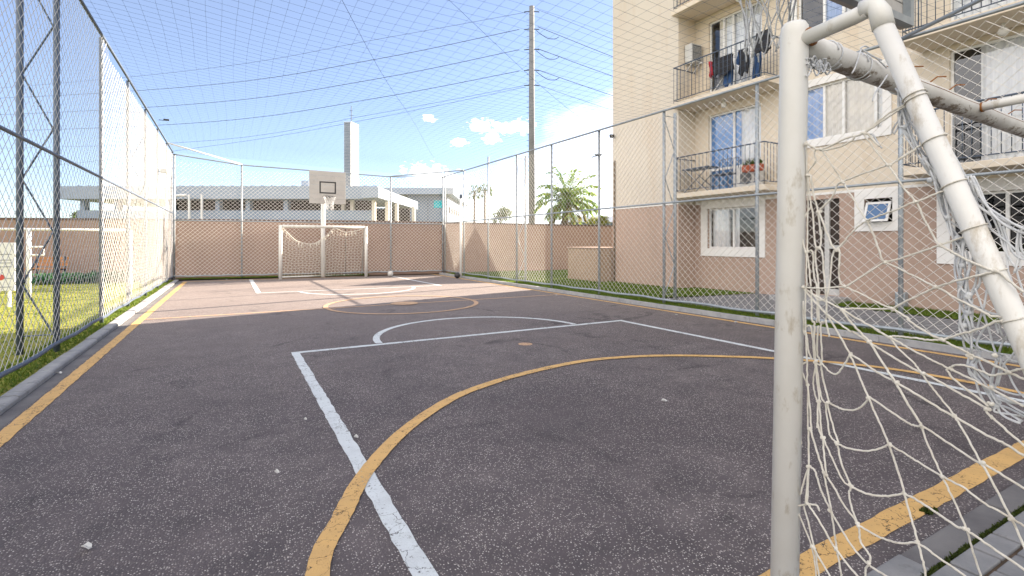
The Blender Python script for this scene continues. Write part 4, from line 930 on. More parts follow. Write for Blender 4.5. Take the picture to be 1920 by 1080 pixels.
def window(r, panes, surround=.0, transom=None, glassm='glass', name='window'):
    """r = opening incl. surround; panes = list of (fraction0, fraction1, curtain material or None) from far (left) to near"""
    yi = (r[0] + surround, r[1] - surround, r[2] + surround, r[3] - surround)
    fr = MB(); X = XW
    if surround:
        for (a, b, c_, d) in ((r[0], r[1], yi[3], r[3]), (r[0], r[1], r[2], yi[2]), (r[0], yi[0], yi[2], yi[3]), (yi[1], r[1], yi[2], yi[3])): fr.box(X - .035, X - .007, a, b, c_, d)
    wob = fr.build(name, M['trim'], ab) if surround else None
    m = MB(); f = .045; x0, x1 = X + .06, X + .11
    m.box(x0, x1, yi[0], yi[1], yi[3] - f, yi[3]); m.box(x0, x1, yi[0], yi[1], yi[2], yi[2] + f); m.box(x0, x1, yi[0], yi[0] + f, yi[2] + f, yi[3] - f); m.box(x0, x1, yi[1] - f, yi[1], yi[2] + f, yi[3] - f)
    yl, yr = yi[1] - f, yi[0] + f
    bars = sorted({p[0] for p in panes} | {p[1] for p in panes})[1:-1]
    for b in bars:
        yy = lerp(yl, yr, b); m.box(x0 - .012, x1 - .003, yy - .026, yy + .026, yi[2] + f, yi[3] - f)
    if transom: m.box(x0 - .006, x1 - .006, yr, yl, transom - .03, transom + .03)
    if wob is None: wob = m.build(name, M['frame'], ab)
    else: m.build('sash', M['frame'], wob)
    m = MB(); m.quad((X + .09, yl, yi[2] + f), (X + .09, yr, yi[2] + f), (X + .09, yr, yi[3] - f), (X + .09, yl, yi[3] - f)); m.build('pane', M[glassm], wob)
    for p in panes:
        if not p[2]: continue
        a, b = lerp(yl, yr, p[3] if len(p) > 3 else p[0]), lerp(yl, yr, p[4] if len(p) > 4 else p[1]); n = max(8, int((a - b) / .022)); m = MB(); ph = random.uniform(0, 6)
        xs = X + .122
        pr = []
        for i in range(n + 1): 
            tt = i / n; pr.append((xs + .016 * math.sin(tt * (a - b) * 42 + ph) + .009 * math.sin(tt * 23 + ph * 2), lerp(a, b, tt)))
        for (xa, ya), (xb, yb) in zip(pr, pr[1:]): m.quad((xa, ya, yi[2] + .01), (xb, yb, yi[2] + .01), (xb, yb, yi[3] - .02), (xa, ya, yi[3] - .02))
        m.build('curtain', M[p[2]], wob, smooth=True)
    return wob, yi
window(R_g1, [(0, .52, 'curtain', .02, .42), (.52, 1, 'curtain', .52, .62)], .22)
window(R_m1, [(0, .32, 'curtain_blue'), (.32, .56, 'curtain_cream'), (.56, .93, 'curtain_cream'), (.93, 1, 'curtain')], .16)
window(R_m2, [(0, .32, None), (.32, .56, 'curtain_blue'), (.56, 1, 'curtain')], .16)
window(R_d2, [(0, .27, None), (.27, .46, 'curtain_cream', .15, .30), (.46, .80, 'curtain', .30, .8), (.80, 1, 'curtain')], 0, None, 'glass', 'balcony_door')
window(R_d3, [(0, .27, 'curtain'), (.27, 1, 'curtain')], 0, None, 'glass', 'balcony_door')
wd1, y1_ = window(R_d1, [(0, .49, None), (.49, 1, 'curtain', .60, 1)], 0, 3.42, 'glass', 'balcony_door')
m = MB(); yl = lerp(R_d1[1] - .045, R_d1[0] + .045, .0); yr = lerp(R_d1[1] - .045, R_d1[0] + .045, .62)
m.quad((XW + .093, yl, R_d1[2] + .05), (XW + .093, yr, R_d1[2] + .05), (XW + .093, yr, R_d1[3] - .05), (XW + .093, yl, R_d1[3] - .05)); m.build('blue_film', M['blue_film'], wd1)
window(R_big, [(0, .45, None), (.45, 1, None)], .20, None, 'glass_dark')
window(R_d1r, [(0, .53, 'curtain', .18, .53), (.53, 1, 'curtain')], 0, None, 'glass', 'balcony_door')
window(R_d2r, [(0, .5, 'curtain'), (.5, 1, 'curtain')], 0, None, 'glass', 'balcony_door')
# small top-hung bathroom window standing open
s = .19; r = R_sm; fr = MB(); yi = inset(r, s)
for (a, b, c_, d) in ((r[0], r[1], yi[3], r[3]), (r[0], r[1], r[2], yi[2]), (r[0], yi[0], yi[2], yi[3]), (yi[1], r[1], yi[2], yi[3])): fr.box(XW - .035, XW - .007, a, b, c_, d)
ws = fr.build('bathroom_window', M['trim'], ab)
m = MB(); dx = -.16; hh = yi[3] - yi[2] - .09
def sl_(y, k): return (XW + .02 + dx * k, y, yi[3] - .07 - hh * k)
ya, yb = yi[1] - .03, yi[0] + .03
for y0, y1, k0, k1 in ((ya, yb, 0, .1), (ya, yb, .9, 1), (ya, ya - .045, .1, .9), (yb + .045, yb, .1, .9)):
    p4 = [Vector(sl_(y0, k0)), Vector(sl_(y1, k0)), Vector(sl_(y1, k1)), Vector(sl_(y0, k1))]; nrm = Vector((-hh, 0, dx)).normalized() * .03
    b = len(m.v); m.v += [tuple(q) for q in p4] + [tuple(q + nrm) for q in p4]
    for q in ((0, 3, 2, 1), (4, 5, 6, 7), (0, 1, 5, 4), (1, 2, 6, 5), (2, 3, 7, 6), (3, 0, 4, 7)): m.f.append(tuple(b + i for i in q))
m.build('sash', M['frame'], ws)
m = MB(); m.quad(*[tuple(Vector(sl_(y, k)) + Vector((-.012, 0, 0))) for y, k in ((ya - .04, .08), (yb + .04, .08), (yb + .04, .92), (ya - .04, .92))]); m.build('pane', M['blue_dark'], ws)
# doorway
m = MB(); m.box(XW + .10, XW + .14, R_door[0], R_door[1], R_door[2], R_door[3]); dr = m.build('entrance_door', M['dark_door'], ab)
yd = on_x(1548, 400, XW).y
m = MB(); m.box(XW + .05, XW + .10, yd - .05, yd + .05, R_door[2], R_door[3]); m.box(XW + .05, XW + .10, R_door[0], yd - .05, R_door[2], R_door[2] + .14); m.box(XW + .05, XW + .10, R_door[0], yd - .05, 1.22, 1.30); m.build('door_frame', M['ac_metal'], dr)
m = MB(); m.box(XW - 1.0, XW + .1, R_door[0] - .25, R_door[1] + .25, -.05, .15); m.build('doorstep', M['concrete'], ab, bevel=.01)
# balconies
def balcony(y0, y1, z, xf=10.97, left_gap=.06, bars=.125, rail=1.02, deck=True):
    m = MB(); m.box(xf, XW - .02, y0, y1, z - .13, z); sl2 = m.build('balcony', M['cream'], ab, bevel=.012)
    m = MB(); x0 = xf + .05; a, b = y0 + .05, y1 - left_gap
    for zz, rr in ((z + .09, .011), (z + rail, .017)): m.tube([(XW - .02, a, zz), (x0, a, zz), (x0, b, zz), (XW - .02, b, zz)], rr, 8)
    n_ = int((b - a) / bars)
    for i in range(n_ + 1): yy = lerp(a, b, i / n_); m.tube([(x0, yy, z if i in (0, n_) else z + .09), (x0, yy, z + rail)], .0075, 5)
    k = 7
    for i in range(1, k): xx = lerp(x0, XW - .02, i / k); [m.tube([(xx, yy, z + .09), (xx, yy, z + rail)], .0075, 5) for yy in (a, b)]
    m.build('railing', M['dark_steel'], sl2, smooth=True)
    return sl2
YL0, YL1 = on_x(1434, 150, 10.97).y, on_x(1258, 200, 10.97).y
zf = [on_x(1258, 373, 10.97).z + .13, on_x(1258.5, 204, 10.97).z + .13, on_x(1259, 30, 10.97).z + .13]
for z in zf: balcony(YL0, YL1, z)
YR1 = on_x(1683, 70, 10.97).y
for z in (on_x(1683, 331, 10.97).z + .13, on_x(1683, 83, 10.97).z + .13, on_x(1683, 83, 10.97).z + .13 + STO): balcony(1.7, YR1, z)
# down pipe at the corner of the bay
m = MB(); m.tube([(XB - .035, YC - .12, 0), (XB - .035, YC - .12, 4.1)], .028, 8); m.build('down_pipe', M['bark'], ab, smooth=True)

# ------------------------------------------------------------------ things on and by the building
# air conditioner hanging by the upper balcony
a0, a1 = on_x(1297, 95, 11.42), on_x(1283, 78, 11.42)
ay0, ay1 = a0.y, min(a1.y, YB0 - .03); az1 = on_x(1297, 80, 11.42).z; az0 = on_x(1297, 113, 11.42).z
def aircon(label, x0, x1, y0, y1, z0, z1, grille_face):
    th = thing('air_conditioner', label, 'air conditioner', ((x0 + x1) / 2, (y0 + y1) / 2, z0))
    MB().box(x0, x1, y0, y1, z0, z1).build('casing', M['ac_metal'], th, bevel=.01)
    m = MB(); n = 11
    if grille_face == 'y':
        m.box(x0 + .04, x1 - .03, y0 - .012, y0 - .002, z0 + .04, z1 - .04); m.build('grille', M['ac_grille'], th)
        m = MB(); [m.box(x0 + .05, x1 - .04, y0 - .02, y0 - .013, z0 + .06 + i * (z1 - z0 - .12) / n, z0 + .07 + i * (z1 - z0 - .12) / n) for i in range(n)]; m.build('louvre', M['ac_metal'], th)
        m = MB(); pass
        for dx_ in (.05, x1 - x0 - .08):
            m = MB(); m.box(x0 + dx_, x0 + dx_ + .03, y0 - .06, YB0 - .004, z0 - .035, z0 - .005); m.tube([(x0 + dx_ + .015, y0 + .02, z0 - .03), (x0 + dx_ + .015, YB0 - .02, z0 - .24)], .012, 6); m.build('bracket', M['white_metal'], th)
    else:
        m.lathe((0, 0, 0), [(.18, 0), (.18, .008), (.03, .012)], 20); m.v = [(x0 - .003 - z, (y0 + y1) / 2 + x * .9, (z0 + z1) / 2 + y) for x, y, z in m.v]; m.build('grille', M['ac_grille'], th)
    return th
aircon('air conditioner unit on wall brackets beside the upper balcony', 11.42, 11.84, ay0, ay1, az0, az1, 'y')
q0, q1 = on_x(1380, 350, 11.45), on_x(1418, 350, 11.45)
aircon('pale air conditioner standing on the first balcony under the flower box', 11.45, 11.75, q1.y, q0.y, zf[0], zf[0] + .56, 'x')
# flower box
fx = 11.12; q0, q1 = on_x(1390, 310, fx), on_x(1424, 310, fx); fz = on_x(1407, 321, fx).z
th = thing('flower_box', 'terracotta flower box with green plants on the first balcony railing', 'flower box', (fx, q0.y, fz))
m = MB(); m.box(fx, fx + .18, q1.y, q0.y, fz, fz + .17); m.build('pot', M['terracotta'], th, bevel=.02)
m = MB()
for k in range(170):
    b_ = Vector((fx + random.uniform(.02, .16), random.uniform(q1.y + .02, q0.y - .02), fz + .16)); d = Vector((random.gauss(0, .5), random.gauss(0, .5), random.uniform(.3, 1))).normalized() * random.uniform(.06, .22); s_ = Vector((d.y, -d.x, 0)).normalized() * .014
    m.quad(b_ - s_ * .3, b_ + s_ * .3, b_ + d * .6 + s_, b_ + d, b_ + d * .6 - s_)
m.build('plant', M['dark_leaf'], th)
# clothes drying rack with its clothes on the second balcony
zc = zf[1]; xr0, xr1 = 11.15, 11.55
def Yp(px, X=11.3): return on_x(px, 110, X).y
th = thing('drying_rack', 'white folding clothes rack standing open on the second balcony', 'drying rack', (xr0 + .2, Yp(1385), zc))
m = MB(); ya, yb = Yp(1333), Yp(1420)
for xx in (xr0, xr0 + .13, xr0 + .26, xr1): m.tube([(xx, ya, zc + .86), (xx, yb, zc + .86)], .008, 6)
for yy in (ya, yb): m.tube([(xr0, yy, zc + .86), (xr1, yy, zc + .86)], .01, 6)
m.build('top_rack', M['white_metal'], th)
for yy in (lerp(ya, yb, .25), lerp(ya, yb, .8)):
    MB().tube([(xr0 + .02, yy + .2, zc + .01), (xr1 - .02, yy - .25, zc + .86)], .012, 6).build('leg', M['white_metal'], th)
    MB().tube([(xr1 - .02, yy + .2, zc + .01), (xr0 + .02, yy - .25, zc + .86)], .012, 6).build('leg', M['white_metal'], th)
def cloth(label, x, ya, yb, zt, zb, mat, cat='clothing', name='hanging_clothes'):
    m = MB(); n = 10; rows = 7; ph = random.uniform(0, 6)
    for side in (0, 1):
        g_ = []
        for j in range(rows + 1):
            v = j / rows
            g_.append([(x + (.02 if side else -.02) + .02 * math.sin(i * 1.3 + ph + v * 2) * v, lerp(ya, yb, i / n) + .02 * math.sin(v * 5 + ph), lerp(zt, zb + .05 * math.sin(i * .9 + ph), v)) for i in range(n + 1)])
        for j in range(rows):
            for i in range(n): m.quad(g_[j][i], g_[j][i + 1], g_[j + 1][i + 1], g_[j + 1][i])
    return tag(m.build(name, M[mat], smooth=True), label, cat, 'laundry on the second balcony')
zt_ = zc + .875
cloth('red garment at the left end of the clothes rack', xr0 - .012, Yp(1338), Yp(1344), zt_, zt_ - .42, 'red_cloth')
cloth('black garments hanging from the middle of the clothes rack', xr0 - .01, Yp(1345), Yp(1382), zt_, zt_ - .46, 'black_cloth')
cloth('blue jeans hanging low behind the black garments', xr0 + .14, Yp(1358), Yp(1374), zt_, zt_ - .74, 'jeans')
cloth('blue denim shirt on the right half of the clothes rack', xr0 + .13, Yp(1384), Yp(1400), zt_ + .02, zt_ - .25, 'jeans')
cloth('black trousers hanging right of the blue shirt', xr0 - .01, Yp(1394), Yp(1411), zt_, zt_ - .62, 'black_cloth')
cloth('blue trousers at the right end of the clothes rack', xr0 + .26, Yp(1408), Yp(1421), zt_ - .1, zt_ - .72, 'jeans')
cloth('grey cloth hanging low on the clothes rack', xr0 + .2, Yp(1346), Yp(1358), zt_ - .3, zt_ - .85, 'grey_cloth')
q0, q1 = Yp(1422, 11.1), Yp(1449, 11.1)
cloth('black jacket draped over the balcony railing corner', 11.0, q0, q1, zc + 1.06, zc + .55, 'black_cloth', 'clothing', 'draped_jacket')
# chair and folding table on the first balcony
th = thing('folding_table', 'dark folding table with crossed legs on the first balcony', 'table', (11.3, on_x(1300, 350, 11.3).y, zf[0]))
ya, yb = on_x(1281, 320, 11.2).y, on_x(1330, 320, 11.2).y
MB().box(11.15, 11.6, yb, ya, zf[0] + .66, zf[0] + .69).build('table_top', M['dark_steel'], th)
for xx in (11.18, 11.57):
    MB().tube([(xx, ya - .03, zf[0] + .01), (xx, yb + .03, zf[0] + .66)], .011, 6).build('leg', M['dark_steel'], th)
    MB().tube([(xx + .025, yb + .03, zf[0] + .01), (xx + .025, ya - .03, zf[0] + .66)], .011, 6).build('leg', M['dark_steel'], th)
th = thing('balcony_chair', 'dark metal balcony chair with open back in front of the blue door', 'chair', (11.4, on_x(1352, 330, 11.4).y, zf[0]))
ya, yb = on_x(1333, 320, 11.35).y, on_x(1368, 320, 11.35).y; z = zf[0]
MB().box(11.3, 11.68, yb, ya, z + .43, z + .46).build('seat', M['dark_steel'], th)
m = MB(); m.tube([(11.69, ya, z + .45), (11.72, ya, z + .88), (11.72, yb, z + .88), (11.69, yb, z + .45)], .014, 6)
for k in range(1, 7): yy = lerp(ya, yb, k / 7); m.tube([(11.69, yy, z + .45), (11.72, yy, z + .88)], .007, 5)
m.build('backrest', M['dark_steel'], th)
for xx in (11.32, 11.66):
    for yy in (ya - .02, yb + .02): MB().tube([(xx, yy, z + .005), (xx, yy, z + .43)], .013, 6).build('leg', M['dark_steel'], th)
# ceiling lamps under balconies, corner flood lamp
def shade(label, p, r=.075, grp='bulkhead lamps under the balconies'):
    th = thing('ceiling_lamp', label, 'lamp', p, 0, grp)
    MB().tube([(p[0], p[1], p[2]), (p[0], p[1], p[2] - .05)], .025, 10).build('lamp_base', M['white_metal'], th)
    MB().lathe((p[0], p[1], p[2]), [(.02, -.05), (r * .8, -.09), (r, -.16), (r * .7, -.2), (.01, -.21)], 14).build('lamp_shade', M['lamp_glass'], th, smooth=True)
q = on_x(1357, 200, 11.5); shade('small white lamp under the second balcony on the left', (11.5, q.y, zf[1] - .13))
q = on_x(1385, 5, 11.5); shade('small white lamp under the topmost left balcony', (11.5, q.y, zf[2] - .13))
q = on_x(1881, 70, 11.5); shade('small white lamp under the upper right balcony', (11.5, q.y, on_x(1683, 83, 10.97).z))
def flood(label, p, ax, name='flood_lamp', s=1.0, hm='black', flat=1.0):
    th = thing(name, label, 'lamp', p); x, y, z = p
    m = MB(); m.box(x - .10 * s, x + .10 * s, y - .05 * s, y + .05 * s, z - .07 * s * flat, z + .07 * s * flat); m.build('lamp_head', M[hm], th, bevel=.012)
    m = MB(); m.tube([(x + ax[0], y + ax[1], z - .02), (x, y, z - .02)], .012, 6); m.build('bracket', M['dark_steel'], th)
q = on_x(1146, 256, XB - .12); flood('black flood lamp high on the building corner', (XB - .14, YC - .12, q.z), (.14, .0), s=.8)
q = on_x(1139, 286, XFR); flood('flat lamp bracketed to a right fence post near the building corner', (XFR, 9.95 + .0, q.z), (.0, .28), s=.9, hm='galv', flat=.35)
q = on_x(289, 311, XFL); flood('pale flood lamp fixed on the sunlit left fence post', (XFL + .12, 17.5, q.z), (-.12, .0), s=.9, hm='white_metal')
q = on_x(301, 229, XFL); flood('small lamp on top of the left fence near the far corner', (XFL + .18, 17.5, q.z), (-.18, 0), s=.7, flat=.5)
# small wall tap box at the foot of the wall
q = on_x(1690, 572, XW - .1); th = thing('meter_box', 'small grey meter box at the foot of the tan wall', 'meter box', (XW - .1, q.y, .05))
m = MB(); m.box(XW - .17, XW - .01, q.y - .09, q.y + .09, .05, .36); m.build('housing', M['galv'], th, bevel=.02)
m = MB(); m.tube([(XW - .09, q.y, .0), (XW - .09, q.y, .05)], .03, 8); m.build('pipe', M['black'], th)
# low beige block beside the building
th = thing('service_block', 'low beige masonry block standing on the grass by the building corner', 'masonry block', (11.3, 14, 0))
m = MB(); m.box(10.65, 11.9, YC + .02, 14.9, -.05, 1.16); m.build('body', M['block_beige'], th, bevel=.015)
m = MB(); m.box(10.62, 11.93, YC + .02, 14.93, 1.163, 1.20); m.build('cap', M['tan'], th, bevel=.01)

# ------------------------------------------------------------------ boundary wall
th = thing('boundary_wall', 'long brown rendered wall behind the far fence', 'wall', (0, 24, 0))
def wall_seg(a, b, z1=2.20, thick=.18):
    a, b = Vector(a), Vector(b); t_ = (b - a).normalized(); n_ = Vector((-t_.y, t_.x)) * thick
    m1.prism([a, b, b + n_, a + n_], -.3, z1); c_ = n_.normalized() * .03
    m2.prism([a - c_, b - c_, b + n_ + c_, a + n_ + c_], z1 + .003, z1 + .065)
m1, m2 = MB(), MB()
wall_seg((-30, 32.7), (4, 20.97)); wall_seg((4.03, 20.97), (9, 20.50)); wall_seg((9.03, 20.5), (21, 20.3))
m1.build('wall', M['wall_brown'], th); m2.build('coping', M['coping'], th)

# ------------------------------------------------------------------ things on the court
p = at_d(732, 511, 20.15); th = MB().sphere((p.x, p.y, .115), .115, 20, 12).build('ball', M['ball_white'], smooth=True); tag(th, 'worn white ball lying in front of the far fence post', 'ball')
p = on_z(857.5, 516, .12); th = MB().sphere((p.x, p.y, .115), .115, 20, 12).build('ball', M['ball_black'], smooth=True); tag(th, 'black ball lying at the far right corner of the court', 'ball')
p = on_z(864, 520); X_, Y_ = 7.72, on_x(864, 500, 7.72).y
th = thing('lamp_post', 'slender white lamp post inside the far right fence corner', 'lamp post', (X_, Y_, 0))
zt_ = on_x(865, 372, X_).z; MB().tube([(X_, Y_, -.05), (X_, Y_, zt_)], .045, 12).build('pole', M['white_metal'], th, smooth=True)
m = MB(); m.box(X_ - .05, X_ + .05, Y_ - .05, Y_ + .05, zt_, zt_ + .16); m.build('lamp_head', M['dark_steel'], th, bevel=.015)
for i, (px, py, s, lab) in enumerate(((163, 1027, .055, 'torn white paper scrap lying alone on the dark asphalt, nearest the viewer'), (1245, 752, .05, 'white scrap right of the yellow arc on open asphalt'), (668, 820, .035, 'white scrap lying beside the white box line'),
        (519, 886, .03, 'thin pale scrap on the asphalt left of the white box line'), (573, 787, .02, 'tiny white scrap left of the white box line'), (1268, 590.5, .05, 'white scrap near the right side line by the kerb'), (1380, 604.5, .06, 'long white scrap against the right kerb'), (1043, 553.5, .06, 'white scrap near the halfway line at right'), (425, 524, .07, 'white scrap at the far edge of the court'), (112, 700, .05, 'white scrap lying in the left gutter'))):
    p = on_z(px, py, .012); a = random.uniform(-.4, .4); m = MB(); pts = []
    n = 7
    for k in range(n):
        A = 2 * math.pi * k / n; rr = s * random.uniform(.35, .62); u, v = math.cos(A) * rr, math.sin(A) * rr * .55
        pts.append((p.x + RT[0] * u + FW[0] * v, p.y + RT[1] * u + FW[1] * v))
    b = len(m.v)
    for k, (x, y) in enumerate(pts): m.v.append((x, y, .012 + .008 * (k % 3)))
    for k, (x, y) in enumerate(pts): m.v.append((x, y, .016 + .008 * (k % 3)))
    m.v += [(p.x, p.y, .010), (p.x, p.y, .022)]
    for k in range(n):
        k2 = (k + 1) % n; m.f += [(b + k2, b + k, b + 2 * n), (b + n + k, b + n + k2, b + 2 * n + 1), (b + k, b + k2, b + n + k2, b + n + k)]
    tag(m.build('paper_scrap', M['paper']), lab, 'litter', 'litter on the court')

# ------------------------------------------------------------------ playground side (left)
PY = 15.86
th = thing('pipe_frame', 'white pipe frame standing on the sunlit playground lawn', 'play frame', (on_y(52, 500, PY).x, PY, .03))
xA, xB = on_y(-150, 430, PY).x, -2.25; zt_ = on_y(60, 430, PY).z; xp = on_y(54, 500, PY).x
MB().tube([(xA, PY, zt_), (xB, PY, zt_)], .03, 10).build('crossbar', M['white_metal'], th, smooth=True)
for xx in (xA, xp, xB): MB().tube([(xx, PY, 0), (xx, PY, zt_)], .045, 10).build('post', M['white_metal'], th, smooth=True)
MB().tube([(xp - .1, PY + .35, 0), (xp - .1, PY + .35, zt_), (xp - .1, PY, zt_)], .04, 10).build('post', M['white_metal'], th, smooth=True)
q0, q1 = on_y(58, 463, PY), on_y(82, 478, PY); MB().tube([(xp, PY, q0.z), (q1.x, PY, q0.z), (q1.x, PY, q1.z), (xp, PY, q1.z)], .022, 8).build('bracket', M['white_metal'], th, smooth=True)
PS = 14.0; a, b = on_y(-60, 455, PS), on_y(28, 545, PS)
th = thing('notice_board', 'white notice board with faint lines behind the left fence', 'notice board', ((a.x + b.x) / 2, PS, .03))
MB().box(a.x, b.x, PS, PS + .04, b.z, a.z).build('panel', M['white_metal'], th, bevel=.006)
m = MB()
for k in (.24, .36, .42, .5, .74, .92): z = lerp(a.z, b.z, k); m.box(a.x + .1, b.x - .05, PS - .004, PS - .001, z - .008, z + .008)
m.build('printed_line', M['grey_cloth'], th)
q = on_y(1, 520, PS); m = MB(); m.lathe((0, 0, 0), [(.06, 0), (.06, .003), (.045, .004)], 20); m.v = [(q.x + x, PS - .004 - z, q.z + y) for x, y, z in m.v]; m.build('red_mark', M['red_mark'], th)
for xx in (a.x + .1, b.x - .1): MB().tube([(xx, PS + .06, 0), (xx, PS + .06, a.z)], .03, 8).build('post', M['white_metal'], th)
p = on_z(84, 527, .03); th = thing('park_bench', 'orange slatted bench by the hedge on the playground', 'bench', (p.x, p.y, .03), -.5)
def loc(mb, name, mat): mb.build(name, mat, th, local=True)
m = MB(); [m.box(-.6, .6, -.2 + k * .1, -.12 + k * .1, .42, .45) for k in range(4)]; loc(m, 'seat', M['orange_wood'])
m = MB(); [m.box(-.6, .6, .22 + k * .02, .245 + k * .02, .52 + k * .11, .61 + k * .11) for k in range(3)]; loc(m, 'backrest', M['orange_wood'])
for xx in (-.5, .46): m = MB(); m.box(xx, xx + .04, -.18, -.14, 0, .42); m.box(xx, xx + .04, .22, .26, 0, .85); m.box(xx, xx + .04, -.14, .22, .37, .41); loc(m, 'leg', M['dark_steel'])
def foliage(o, c, rx, ry, rz, n_, s0, s1, shell=.35):
    for k in range(n_):
        d = Vector((random.gauss(0, 1), random.gauss(0, 1), random.gauss(0, 1))).normalized(); rr = random.uniform(shell, 1) ** .6
        rr *= .8 + .3 * math.sin(d.x * 5 + d.y * 4) * math.cos(d.z * 6)
        p_ = Vector((c[0] + d.x * rx * rr, c[1] + d.y * ry * rr, c[2] + d.z * rz * rr)); s = random.uniform(s0, s1)
        a_ = Vector((random.gauss(0, 1), random.gauss(0, 1), random.gauss(0, 1))).normalized(); b_ = a_.orthogonal().normalized() * s * .45; a_ *= s
        o.quad(p_ - a_, p_ + b_, p_ + a_, p_ - b_)
for i, (px, py) in enumerate(((75, 534), (98, 534), (122, 533), (146, 532), (170, 531), (194, 530), (214, 529))):
    p = on_z(px, py, .03); m = MB(); foliage(m, (p.x, p.y, .22), .34, .26, .24, 260, .03, .07)
    th = thing('hedge_plant', 'low green hedge plant at the foot of the playground wall', 'plant', (p.x, p.y, .03), 0, 'hedge plants along the playground wall')
    m.build('foliage', M['hedge_leaf'], th); MB().tube([(p.x, p.y, 0), (p.x, p.y, .2)], .02, 6).build('stem', M['bark'], th)

# ------------------------------------------------------------------ station-like buildings beyond the wall
D1 = 42.0
def PX(px, py, D=D1): return at_d(px, py, D)
def lx(px, y, ref, D): return (px - CXP) / FPX * (D + y) - (ref - CXP) / FPX * D
def frame_thing(name, label, cat, px, D): p = at_d(px, HY, D); return thing(name, label, cat, (p.x, p.y, 0), -YAW)
def loc_x(px, ref, D): return (px - ref) / FPX * D
def zz(py, D): return H + (HY - py) / FPX * D
# long low building, its front square to the line of sight
REF = 420; fb = frame_thing('pavilion', 'long low pale pavilion with deep flat roof and dark open bays beyond the wall', 'building', REF, D1)
L = lambda px: loc_x(px, REF, D1); Z = lambda py: zz(py, D1)
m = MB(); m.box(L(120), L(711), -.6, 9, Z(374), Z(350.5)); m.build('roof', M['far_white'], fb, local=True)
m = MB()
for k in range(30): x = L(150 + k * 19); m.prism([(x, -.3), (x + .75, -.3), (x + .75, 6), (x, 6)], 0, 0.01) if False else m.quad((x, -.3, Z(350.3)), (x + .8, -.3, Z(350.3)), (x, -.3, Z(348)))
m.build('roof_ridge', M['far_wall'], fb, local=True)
m = MB(); m.box(L(300), L(690), 1.0, 2.6, 0, Z(374) - .01); m.build('shade_backing', M['far_dark'], fb, local=True)  # dark slab close behind the columns, coloured as the shade of the bays
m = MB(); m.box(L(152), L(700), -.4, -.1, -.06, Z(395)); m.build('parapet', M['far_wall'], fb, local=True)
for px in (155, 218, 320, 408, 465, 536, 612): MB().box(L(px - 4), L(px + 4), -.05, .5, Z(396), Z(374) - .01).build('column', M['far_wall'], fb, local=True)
for px in (604, 638, 655): MB().box(L(px - 3), L(px + 3), .6, 1.1, -.06, Z(374) - .01).build('column', M['far_cream'], fb, local=True)
m = MB(); 
for px, w_ in ((372, 2), (395, 2)): m.tube([(L(px), -1.2, 0), (L(px), -1.2, Z(367))], .09, 8)
m.build('pole', M['white_metal'], fb, local=True)
m = MB(); m.tube([(L(343), -1.2, Z(396)), (L(345), -1.2, Z(374)), (L(350), -1.2, Z(369)), (L(368), -1.2, Z(368.5))], .10, 8); m.build('bent_pipe', M['white_metal'], fb, local=True)
m = MB(); m.box(L(546), L(561), 2, 2.8, Z(352), Z(333)); m.build('roof_box', M['far_white'], fb, local=True)
# entrance wing: lit end of the roof sloping away to the right
ew = frame_thing('entrance_canopy', 'white entrance canopy with slim columns right of the low pavilion', 'building', 740, 40)
L2 = lambda px: loc_x(px, 740, 40); Z2 = lambda py: zz(py, 40)
m = MB(); x0, x1 = L2(712), L2(784); yb_ = 14.0
b = len(m.v)
for (x, y, za, zb) in ((x0, -.4, Z2(352), Z2(371)), (lx(784, yb_, 740, 40), yb_, Z2(352), Z2(371)), (lx(784, yb_, 740, 40) - 3, yb_, Z2(352), Z2(371)), (x0 - 1.5, .2, Z2(352), Z2(371))): m.v += [(x, y, zb), (x, y, za)]
m.f += [(b, b + 2, b + 3, b + 1), (b + 2, b + 4, b + 5, b + 3), (b + 4, b + 6, b + 7, b + 5), (b + 6, b, b + 1, b + 7), (b + 1, b + 3, b + 5, b + 7), (b, b + 6, b + 4, b + 2)]
m.build('roof', M['far_white'], ew, local=True)
for px, dy in ((700, .6), (725, 2), (743, 4.5), (775, 8)): MB().box(lx(px - 3, dy, 740, 40), lx(px + 3, dy, 740, 40), dy, dy + .35, -.06, Z2(374)).build('column', M['far_cream'], ew, local=True)
m = MB(); m.box(lx(660, 9, 740, 40), lx(768, 9, 740, 40), 9, 9.3, -.06, Z2(376)); m.build('shade_backing', M['far_dark'], ew, local=True)  # coloured near-black as the shade under the canopy
# office block with the cyan square
D3 = 58.0; ob_ = frame_thing('office_block', 'pale office block with a cyan square sign and sunlit side', 'building', 800, D3)
L3 = lambda px: loc_x(px, 800, D3); Z3 = lambda py: zz(py, D3)
m = MB(); m.prism([(L3(765), 0), (L3(839), 0), (lx(868, 16, 800, D3), 16), (L3(765), 16)], -.06, Z3(366)); m.build('wall', M['far_wall'], ob_, local=True)
m = MB(); m.prism([(L3(722), -1.2), (L3(852), -1.2), (lx(878, 17.5, 800, D3), 17.5), (L3(722), 17.5)], Z3(366) + .01, Z3(354)); m.build('roof', M['far_white'], ob_, local=True)
m = MB(); m.box(L3(813.5), L3(829), -.12, -.02, Z3(390), Z3(376)); m.build('sign', M['cyan'], ob_, local=True, bevel=.12)
m = MB(); [m.box(L3(802), L3(803), -.05, -.01, Z3(416 - k * 4), Z3(414 - k * 4)) for k in range(11)]; m.build('pane_joint', M['far_dark'], ob_, local=True)
m = MB(); xs = L3(839)
for k in range(7): m.box(xs + .02 + (1.2 + k * 2.1) / 16 * (lx(868, 16, 800, D3) - xs), xs + .08 + (2.0 + k * 2.1) / 16 * (lx(868, 16, 800, D3) - xs), 1.2 + k * 2.1, 2.0 + k * 2.1, Z3(398), Z3(386))
m.build('window', M['far_dark'], ob_, local=True)
